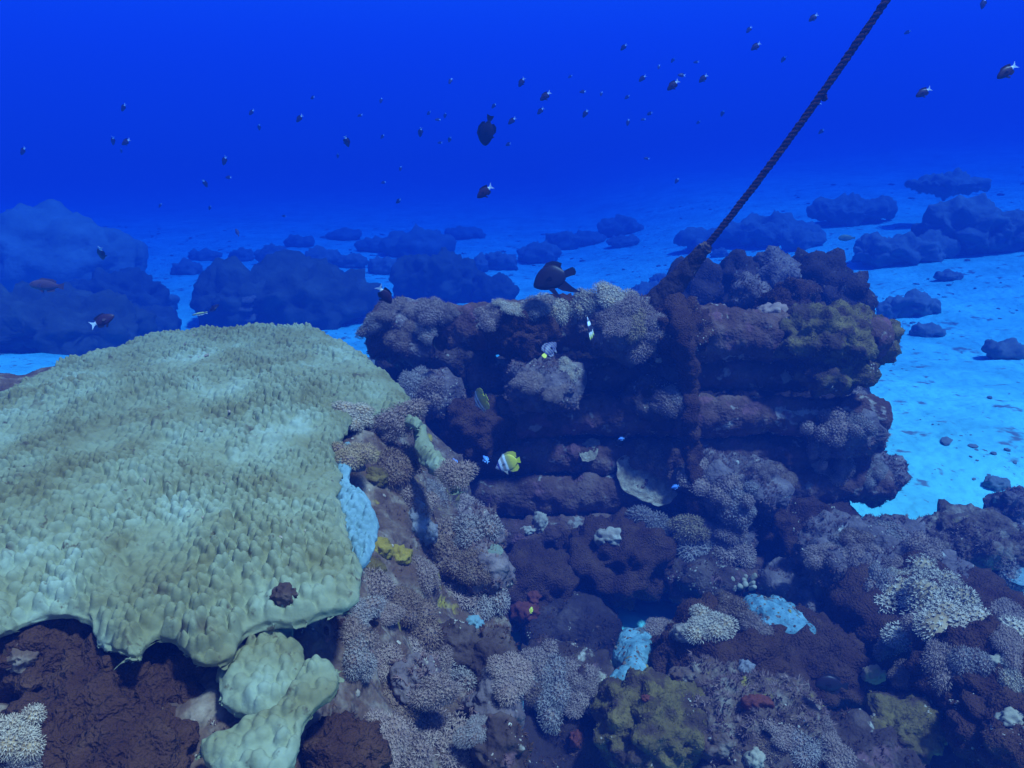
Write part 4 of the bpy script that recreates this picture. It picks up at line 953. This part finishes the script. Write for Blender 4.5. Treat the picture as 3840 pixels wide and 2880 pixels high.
M['f_idol'] = mat_bands('f_idol', [(0.0, (0.03, 0.03, 0.06)), (0.25, (0.03, 0.03, 0.06)), (0.30, (0.8, 0.75, 0.1)), (0.48, (0.85, 0.85, 0.8)), (0.52, (0.03, 0.03, 0.05)), (0.70, (0.03, 0.03, 0.05)), (0.74, (0.9, 0.92, 0.9)), (0.84, (0.9, 0.92, 0.9)), (0.87, (0.05, 0.05, 0.06)), (1.0, (0.8, 0.8, 0.8))], slant=0.1)
M['f_blue'] = mat_bands('f_blue', [(0, (0.25, 0.5, 0.85)), (1, (0.12, 0.3, 0.8))])
M['f_wrasse'] = mat_bands('f_wrasse', [(0.0, (0.75, 0.75, 0.7)), (0.47, (0.75, 0.75, 0.6)), (0.485, (0.03, 0.03, 0.04)), (0.515, (0.03, 0.03, 0.04)), (0.53, (0.7, 0.65, 0.2)), (1, (0.7, 0.65, 0.2))], axis=2)
M['f_olive'] = mat_bands('f_olive', [(0, (0.16, 0.16, 0.05)), (1, (0.22, 0.22, 0.08))])
M['f_eye'] = mat_bands('f_eye', [(0, (0.02, 0.02, 0.02)), (1, (0.02, 0.02, 0.02))], rough=0.15)
def body_mesh(ctrl, nst=26, nr=14):
    c = np.array(ctrl, float); o = np.argsort(c[:, 0]); c = c[o]
    t = 0.5 - 0.5 * np.cos(np.linspace(0, math.pi, nst)); x = c[0, 0] + (c[-1, 0] - c[0, 0]) * t
    def sm(v):
        y = np.interp(x, c[:, 0], v)
        for _ in range(2): y[1:-1] = 0.25 * y[:-2] + 0.5 * y[1:-1] + 0.25 * y[2:]
        return y
    zt, zb, w = sm(c[:, 1]), sm(c[:, 2]), sm(c[:, 3])
    a = np.arange(nr) * 2 * math.pi / nr
    ca, sa = np.cos(a), np.sin(a)
    V = np.stack([np.repeat(x, nr), (w[:, None] * np.sign(ca) * np.abs(ca) ** 0.9).ravel(), ((zt + zb)[:, None] / 2 + (zt - zb)[:, None] / 2 * sa).ravel()], 1)
    F = [(i * nr + j, (i + 1) * nr + j, (i + 1) * nr + (j + 1) % nr, i * nr + (j + 1) % nr) for i in range(nst - 1) for j in range(nr)]
    F = [(f[0], f[1], f[2]) for f in F] + [(f[0], f[2], f[3]) for f in F]
    n = len(V); V = np.concatenate([V, [(x[0], 0, (zt[0] + zb[0]) / 2), (x[-1], 0, (zt[-1] + zb[-1]) / 2)]])
    F += [(n, j, (j + 1) % nr) for j in range(nr)] + [(n + 1, (nst - 1) * nr + (j + 1) % nr, (nst - 1) * nr + j) for j in range(nr)]
    return V, np.array(F)
def fin_mesh(outline, th=0.012, y=0.0, splay=0.0):
    """a fin as a thin closed slab, thicker at its root (first and last points) than at the tip"""
    o = np.array(outline, float); n = len(o); c = o.mean(0); root = (o[0] + o[-1]) / 2
    dist = np.linalg.norm(o - root, axis=1); k = 1 - 0.75 * dist / dist.max()
    yy = y + splay * dist
    A = np.stack([o[:, 0], yy + th * k, o[:, 1]], 1); B = np.stack([o[:, 0], yy - th * k, o[:, 1]], 1)
    V = np.concatenate([A, B, [(c[0], yy.mean() + th * 0.5, c[1]), (c[0], yy.mean() - th * 0.5, c[1])]])
    F = []
    for j in range(n):
        q = (j + 1) % n
        F += [(j, q, 2 * n), (n + q, n + j, 2 * n + 1), (j, n + j, n + q), (j, n + q, q)]
    return V, np.array(F)
OVAL = [(0.50, 0.0, -0.03, 0.006), (0.45, 0.07, -0.09, 0.04), (0.32, 0.16, -0.17, 0.07), (0.12, 0.225, -0.225, 0.085), (-0.08, 0.2, -0.2, 0.07), (-0.22, 0.1, -0.105, 0.04), (-0.32, 0.05, -0.05, 0.018)]
SPEC = {
 'chromis': dict(ctrl=OVAL, body='f_chromis', tail=[(-0.29, 0.05), (-0.38, 0.09), (-0.50, 0.19), (-0.43, 0.03), (-0.42, 0.0), (-0.43, -0.03), (-0.50, -0.19), (-0.38, -0.09), (-0.29, -0.05)], tm='f_white',
    dorsal=[(0.26, 0.16), (0.14, 0.27), (-0.05, 0.275), (-0.18, 0.24), (-0.29, 0.20), (-0.24, 0.10), (-0.05, 0.18), (0.12, 0.21)], anal=[(0.02, -0.2), (-0.05, -0.27), (-0.18, -0.25), (-0.27, -0.18), (-0.22, -0.09), (-0.08, -0.18)], dm='f_dark', pelvic=[(0.18, -0.2), (0.06, -0.34), (0.02, -0.30), (0.08, -0.2)]),
 'angel': dict(ctrl=[(0.50, -0.06, -0.11, 0.01), (0.46, 0.02, -0.15, 0.035), (0.36, 0.18, -0.21, 0.06), (0.18, 0.30, -0.26, 0.08), (-0.02, 0.31, -0.26, 0.07), (-0.16, 0.20, -0.20, 0.05), (-0.25, 0.09, -0.10, 0.025)], body='f_dark', tm='f_dark',
    tail=[(-0.22, 0.08), (-0.34, 0.11), (-0.46, 0.13), (-0.50, 0.08), (-0.51, 0.0), (-0.48, -0.06), (-0.36, -0.06), (-0.22, -0.08)],
    dorsal=[(0.22, 0.26), (0.10, 0.36), (-0.04, 0.37), (-0.15, 0.33), (-0.24, 0.27), (-0.20, 0.20), (-0.22, 0.11), (-0.05, 0.26)], anal=[(0.02, -0.22), (-0.12, -0.34), (-0.30, -0.42), (-0.52, -0.48), (-0.36, -0.32), (-0.24, -0.16), (-0.20, -0.10), (-0.08, -0.18)], dm='f_dark', pelvic=[(0.20, -0.22), (0.10, -0.36), (-0.04, -0.50), (0.0, -0.36), (0.06, -0.22)]),
 'surgeon': dict(ctrl=[(0.50, -0.03, -0.09, 0.012), (0.46, 0.06, -0.15, 0.04), (0.34, 0.20, -0.22, 0.07), (0.12, 0.27, -0.27, 0.085), (-0.10, 0.22, -0.23, 0.065), (-0.22, 0.10, -0.11, 0.03), (-0.30, 0.045, -0.045, 0.015)], body='f_dark', tm='f_dark',
    tail=[(-0.28, 0.045), (-0.40, 0.10), (-0.50, 0.12), (-0.47, 0.0), (-0.50, -0.12), (-0.40, -0.10), (-0.28, -0.045)],
    dorsal=[(0.30, 0.2), (0.18, 0.30), (-0.05, 0.30), (-0.22, 0.22), (-0.26, 0.12), (-0.18, 0.12), (-0.02, 0.22)], anal=[(0.10, -0.25), (-0.02, -0.32), (-0.18, -0.29), (-0.26, -0.18), (-0.22, -0.1), (-0.06, -0.22)], dm='f_dark', pelvic=[(0.25, -0.2), (0.14, -0.32), (0.14, -0.22)]),
 'butterfly': dict(ctrl=[(0.50, -0.09, -0.12, 0.01), (0.43, -0.01, -0.17, 0.03), (0.33, 0.17, -0.25, 0.05), (0.12, 0.30, -0.32, 0.06), (-0.12, 0.32, -0.31, 0.055), (-0.26, 0.22, -0.22, 0.04), (-0.37, 0.07, -0.07, 0.018)], body='f_butter', tm='f_yellow',
    tail=[(-0.35, 0.07), (-0.44, 0.10), (-0.50, 0.12), (-0.50, 0.0), (-0.50, -0.12), (-0.44, -0.10), (-0.35, -0.07)],
    dorsal=[(0.26, 0.22), (0.12, 0.34), (-0.10, 0.40), (-0.30, 0.38), (-0.40, 0.30), (-0.38, 0.12), (-0.28, 0.2), (-0.10, 0.30), (0.1, 0.28)], anal=[(0.02, -0.3), (-0.12, -0.38), (-0.30, -0.38), (-0.40, -0.28), (-0.38, -0.12), (-0.28, -0.2), (-0.12, -0.3)], dm='f_butter', pelvic=[(0.2, -0.28), (0.08, -0.44), (0.06, -0.3)]),
 'regal': dict(ctrl=[(0.50, -0.03, -0.07, 0.01), (0.44, 0.05, -0.12, 0.04), (0.30, 0.18, -0.19, 0.065), (0.08, 0.25, -0.24, 0.075), (-0.12, 0.23, -0.22, 0.06), (-0.25, 0.12, -0.12, 0.035), (-0.32, 0.06, -0.06, 0.018)], body='f_regal', tm='f_yellow',
    tail=[(-0.30, 0.06), (-0.42, 0.10), (-0.50, 0.09), (-0.52, 0.0), (-0.50, -0.09), (-0.42, -0.10), (-0.30, -0.06)],
    dorsal=[(0.25, 0.19), (0.10, 0.30), (-0.12, 0.32), (-0.28, 0.24), (-0.28, 0.10), (-0.1, 0.22)], anal=[(0.02, -0.22), (-0.12, -0.30), (-0.27, -0.24), (-0.28, -0.10), (-0.1, -0.2)], dm='f_regal', pelvic=[(0.2, -0.2), (0.08, -0.34), (0.06, -0.22)]),
 'idol': dict(ctrl=[(0.50, -0.02, -0.05, 0.01), (0.42, 0.03, -0.09, 0.03), (0.30, 0.20, -0.2, 0.05), (0.10, 0.33, -0.33, 0.06), (-0.12, 0.28, -0.28, 0.05), (-0.26, 0.12, -0.12, 0.03), (-0.34, 0.05, -0.05, 0.015)], body='f_idol', tm='f_dark',
    tail=[(-0.32, 0.05), (-0.43, 0.10), (-0.50, 0.13), (-0.48, 0.0), (-0.50, -0.13), (-0.43, -0.10), (-0.32, -0.05)],
    dorsal=[(0.18, 0.27), (0.05, 0.46), (-0.20, 0.62), (-0.60, 0.80), (-0.30, 0.52), (-0.12, 0.34), (-0.24, 0.18), (-0.05, 0.26)], anal=[(0.05, -0.3), (-0.10, -0.44), (-0.28, -0.44), (-0.24, -0.2), (-0.1, -0.26)], dm='f_idol', pelvic=[(0.18, -0.25), (0.05, -0.42), (0.06, -0.3)]),
 'parrot': dict(ctrl=[(0.50, 0.0, -0.03, 0.01), (0.45, 0.06, -0.08, 0.04), (0.30, 0.12, -0.12, 0.06), (0.08, 0.145, -0.14, 0.07), (-0.14, 0.11, -0.11, 0.05), (-0.28, 0.055, -0.055, 0.025), (-0.36, 0.045, -0.045, 0.015)], body='f_brown', tm='f_brown',
    tail=[(-0.34, 0.045), (-0.44, 0.07), (-0.50, 0.08), (-0.49, 0.0), (-0.50, -0.08), (-0.44, -0.07), (-0.34, -0.045)],
    dorsal=[(0.28, 0.11), (0.15, 0.18), (-0.15, 0.165), (-0.27, 0.12), (-0.26, 0.05), (0.0, 0.12)], anal=[(0.0, -0.12), (-0.06, -0.17), (-0.24, -0.14), (-0.26, -0.05), (-0.1, -0.1)], dm='f_brown', pelvic=[(0.2, -0.11), (0.08, -0.2), (0.08, -0.12)]),
 'wrasse': dict(ctrl=[(0.50, 0.0, -0.01, 0.008), (0.42, 0.035, -0.04, 0.025), (0.20, 0.06, -0.06, 0.035), (-0.10, 0.055, -0.055, 0.03), (-0.36, 0.035, -0.035, 0.015)], body='f_wrasse', tm='f_wrasse',
    tail=[(-0.34, 0.035), (-0.43, 0.06), (-0.50, 0.065), (-0.50, -0.065), (-0.43, -0.06), (-0.34, -0.035)],
    dorsal=[(0.22, 0.055), (0.1, 0.095), (-0.25, 0.085), (-0.32, 0.04), (0, 0.05)], anal=[(0.0, -0.05), (-0.08, -0.09), (-0.26, -0.08), (-0.32, -0.035), (-0.1, -0.045)], dm='f_wrasse', pelvic=[(0.2, -0.05), (0.1, -0.1), (0.12, -0.055)]),
}
SPEC['damsel'] = dict(SPEC['chromis'], ctrl=[(c[0], c[1] * 0.75, c[2] * 0.75, c[3]) for c in OVAL], body='f_blue', tm='f_blue', dm='f_blue')
SPEC['goby'] = dict(SPEC['chromis'], body='f_yellow', tm='f_yellow', dm='f_yellow')
SPEC['grazer'] = dict(SPEC['parrot'], body='f_olive', tm='f_olive', dm='f_olive', ctrl=[(c[0], c[1] * 1.5, c[2] * 1.5, c[3]) for c in SPEC['parrot']['ctrl']])
FMESH = {}
def fish_parts(kind):
    if kind not in FMESH:
        s = SPEC[kind]; P = []
        def add(nm, geo, mat, smooth=True):
            me = make_mesh(nm, geo[0], geo[1], smooth); me.materials.append(M[mat]); P.append((nm, me))
        add('body', body_mesh(s['ctrl']), s['body'])
        add('tail_fin', fin_mesh(s['tail']), s['tm'], False); add('dorsal_fin', fin_mesh(s['dorsal']), s['dm'], False); add('anal_fin', fin_mesh(s['anal']), s['dm'], False)
        for sg in (1, -1): add('pelvic_fin', fin_mesh(s['pelvic'], 0.006, sg * 0.012, sg * 0.15), s['dm'], False)
        w = np.interp(0.2, [c[0] for c in s['ctrl']][::-1], [c[3] for c in s['ctrl']][::-1])
        for sg in (1, -1): add('pectoral_fin', fin_mesh([(0.20, -0.02), (0.08, 0.03), (0.04, -0.04), (0.07, -0.09), (0.19, -0.06)], 0.005, sg * w * 0.95, sg * 0.5), s['body'] if kind != 'angel' else 'f_dark', False)
        ew = np.interp(0.39, [c[0] for c in s['ctrl']][::-1], [c[3] for c in s['ctrl']][::-1]); ez = np.interp(0.39, [c[0] for c in s['ctrl']][::-1], [0.45 * c[1] + 0.2 * c[2] for c in s['ctrl']][::-1])
        U, FU = ico(2)
        for sg in (1, -1): add('eye', (U * (0.022, 0.010, 0.022) + (0.39, sg * ew * 0.82, ez), FU), 'f_eye')
        FMESH[kind] = P
    return FMESH[kind]
def fish(kind, px, py, size, ang, yaw, label, length=0.09, name='reef_fish', group=None, d=None, roll=0.0, cat='fish', far=False):
    """size: apparent full length in the picture if seen side on; ang: heading in the picture (0 right, 90 up); yaw: turned away (+) or towards (-) the viewer"""
    d = d or min(14.0, length * FPX / size); L = size * d / FPX
    c = at(px, py, d); a, w = math.radians(ang), math.radians(yaw)
    flat = RGT * math.cos(a) + UP * math.sin(a)
    X = math.cos(w) * flat + math.sin(w) * FWD
    up = -RGT * math.sin(a) + UP * math.cos(a)
    if math.cos(a) < 0: up = -up
    if roll: up = math.cos(roll) * up + math.sin(roll) * np.cross(X, up)
    up = up - X * (up @ X); up /= np.linalg.norm(up); Y = np.cross(up, X)
    root = empty(name, c)
    m = Matrix.Identity(4)
    for i in range(3):
        m[i][0], m[i][1], m[i][2], m[i][3] = X[i] * L, Y[i] * L, up[i] * L, c[i]
    root.matrix_world = m
    for nm, me in fish_parts(kind):
        if far and nm in ('eye', 'pectoral_fin', 'pelvic_fin'): continue
        o = bpy.data.objects.new(nm, me); COL.objects.link(o); o.parent = root
    tag(root, label, cat, group)
    return root
fish('angel', 2078, 1040, 165, 193, 8, 'large dark deep bodied fish with trailing fins above the outcrop', 0.21, 'angelfish', d=3.3)
fish('surgeon', 1825, 488, 112, 252, 25, 'dark oval fish diving head down in open water, tail raised', 0.16, 'surgeonfish')
fish('butterfly', 1903, 1735, 100, 194, 12, 'yellow butterflyfish with grey bands in front of the dark outcrop', 0.11, 'butterflyfish', d=3.0)
fish('butterfly', 1803, 1500, 112, 205, 60, 'yellow tailed butterflyfish seen edge on beside the outcrop face', 0.11, 'butterflyfish', d=3.05)
fish('regal', 2060, 1310, 92, 52, 35, 'striped angelfish with a yellow tail under the top ledge', 0.11, 'angelfish', d=3.05)
fish('idol', 2214, 1242, 112, 104, -15, 'slim black and white striped fish against the branching soft coral', 0.13, 'idol_fish', d=3.0, roll=1.3)
fish('parrot', 175, 1070, 148, 175, 10, 'dark reddish brown parrotfish swimming left at the left edge', 0.25, 'parrotfish')
fish('wrasse', 748, 1177, 66, 188, 10, 'slender striped wrasse beside a dark fish above the plate coral', 0.10, 'wrasse')
fish('surgeon', 802, 1156, 70, 120, 60, 'dark fish seen edge on beside the slender wrasse', 0.12, 'reef_fish')
fish('chromis', 383, 1202, 92, 28, 10, 'dark fish with white tail above the left end of the plate', 0.11)
fish('chromis', 380, 950, 62, 250, 45, 'dark fish head down in front of the massive left boulder', 0.10)
fish('chromis', 1443, 1105, 88, 305, 35, 'dark fish with pale forked tail raised above the broad dome', 0.10)
fish('chromis', 1818, 718, 74, 215, 15, 'dark fish with bright white tail below the diving oval fish', 0.10)
fish('parrot', 890, 872, 38, 118, 20, 'slender dark fish above the far left sand', 0.14)
fish('damsel', 1705, 1735, 44, 110, 40, 'tiny pale blue fish at the tip of the plate rim', 0.05, d=2.9)
fish('damsel', 1822, 1722, 40, 130, 35, 'tiny pale blue fish left of the yellow butterflyfish', 0.05, d=3.0)
fish('damsel', 2532, 1825, 34, 200, 20, 'tiny bright blue fish right of the ridged plate coral', 0.05, d=2.95)
fish('damsel', 2330, 1645, 26, 190, 20, 'tiny pale fish on the dark middle of the outcrop', 0.05, d=3.0)
fish('goby', 1992, 2288, 26, 80, 30, 'tiny bright yellow fish low on the outcrop', 0.04, d=2.75)
fish('surgeon', 1650, 1280, 95, 265, 40, 'black fish with pale tail hiding under the left overhang', 0.13, d=3.3)
fish('grazer', 3175, 892, 60, 178, 10, 'olive fish low over the right sand', 0.22)
fish('surgeon', 2430, 1470, 80, 250, 50, 'black fish in the dark cleft of the outcrop', 0.11, d=3.1)
fish('surgeon', 3120, 2565, 120, 175, 10, 'dark blue fish with white tail base inside the foreground hollow', 0.14, d=2.0)
fish('surgeon', 1402, 2335, 62, 255, 40, 'dark grey fish tucked between soft corals by the plate corner', 0.06, d=1.45)
NEAR = [(2045, 360, 50, 215, 15, 'white tailed dark fish right of the diving oval fish'), (2524, 319, 54, 218, 15, 'white tailed dark fish in the middle of the upper school'), (2637, 294, 40, 220, 15, 'dark fish right of the brightest one in the upper school'),
    (2834, 174, 42, 215, 15, 'dark fish just left of the rope in the upper right'), (3776, 267, 82, 215, 10, 'largest white tailed fish at the upper right edge'), (3463, 346, 60, 208, 12, 'dark fish right of the rope, left of the largest edge fish'), (3050, 66, 40, 215, 15, 'dark fish left of the rope near the top edge'),
    (1123, 444, 38, 220, 20, 'lone dark fish with white tail left of the top centre'), (1300, 530, 44, 285, 35, 'slim dark fish pointing down left of the diving oval fish'), (472, 532, 42, 205, 15, 'white tailed fish of the pair on the left'), (424, 528, 34, 250, 30, 'darker fish of the pair on the left'),
    (86, 566, 38, 225, 20, 'small dark fish nearest the left edge'), (463, 403, 36, 225, 25, 'small dark fish above the pair on the left'), (842, 602, 38, 240, 25, 'small dark fish in the lower left blue, upper of three'), (769, 688, 32, 290, 35, 'small slim fish in the lower left blue, lowest of three'),
    (1577, 496, 36, 255, 30, 'small dark fish close to the left of the diving oval fish'), (1956, 308, 40, 235, 20, 'dark fish above and right of the diving oval fish'), (1920, 453, 38, 215, 20, 'pale tailed fish just right of the diving oval fish'), (2195, 426, 34, 235, 20, 'small fish below the left end of the upper school'), (2027, 416, 34, 220, 20, 'small fish right of and below the diving oval fish'), (2339, 177, 32, 220, 25, 'small fish alone near the top centre right'), (2409, 294, 34, 215, 20, 'small fish at the left of the brightest school fish')]
for px, py, s, a, y, lab in NEAR: fish('chromis', px, py, s, a, y, lab, 0.09, far=s < 40)
FAR = [(943, 421, 30), (972, 477, 27), (857, 665, 26), (601, 770, 20), (787, 779, 22), (1172, 366, 26), (1429, 377, 22), (1350, 433, 22), (1608, 424, 24), (1669, 433, 22), (1642, 449, 22), (1434, 512, 22), (1686, 523, 26), (1650, 535, 20), (1689, 304, 26), (1852, 397, 26), (1906, 541, 28), (1502, 632, 20), (1438, 684, 20), (1494, 754, 30), (1267, 584, 20),
    (2556, 282, 30), (2809, 111, 30), (2938, 222, 28), (2185, 344, 26), (2255, 352, 20), (2352, 364, 24), (2436, 426, 26), (2355, 459, 26), (2412, 448, 20), (2619, 459, 20), (2709, 425, 26), (2425, 594, 22), (2538, 678, 24), (2523, 226, 22), (2611, 233, 22), (2471, 251, 20), (2138, 287, 20), (3403, 121, 26), (3688, 13, 42), (3068, 389, 26), (3080, 493, 26), (455, 565, 20), (1065, 810, 18)]
REG = lambda px: (('tiny faint fish far off in the blue on the left side', 'far fish on the left') if px < 1100 else ('tiny faint fish far off around the diving oval fish', 'far fish around the diving fish') if px < 2000 else
    ('tiny faint fish of the far school above the outcrop', 'far school above the outcrop') if px < 2750 else ('tiny faint fish far off near the rope at the upper right', 'far fish near the rope'))
for k, (px, py, s) in enumerate(FAR):
    fish('chromis', px, py, s, 215 + 40 * math.sin(k * 2.3), 20 + 25 * math.sin(k * 1.7), *REG(px)[:1], 0.09, group=REG(px)[1], far=True)


# ------------------------------------------------------------------ water as one even volume
def build_haze():
    x, y0, y1, z0, z1 = 74, -5, 84, -4.2, 8.6
    V = np.array([(sx * x, yy, zz) for zz in (z0, z1) for yy in (y0, y1) for sx in (-1, 1)], float)
    F = np.array([(0, 2, 3, 1), (4, 5, 7, 6), (0, 1, 5, 4), (2, 6, 7, 3), (0, 4, 6, 2), (1, 3, 7, 5)])
    m = bpy.data.materials.new('water_haze'); m.use_nodes = True; t = m.node_tree
    for n in list(t.nodes): t.nodes.remove(n)
    out = t.nodes.new('ShaderNodeOutputMaterial'); pv = t.nodes.new('ShaderNodeVolumePrincipled')
    sc, ab = np.array((0.0014, 0.0088, 0.060)), np.array((0.195, 0.106, 0.004))     # scattering and absorption per metre
    D = 0.36
    c = sc / D; a = (1 - np.clip(ab / D / (1 - c), 0, 1)) ** 2
    pv.inputs['Density'].default_value = D; pv.inputs['Color'].default_value = lin(c); pv.inputs['Absorption Color'].default_value = lin(a)
    pv.inputs['Density Attribute'].default_value = ''; pv.inputs['Anisotropy'].default_value = 0.0
    t.links.new(pv.outputs[0], out.inputs['Volume'])
    o = link('haze', make_mesh('haze', V, F, False), m, kind='stuff')
    tag(o, 'clear deep blue sea water filling the whole place', 'water')
build_haze()
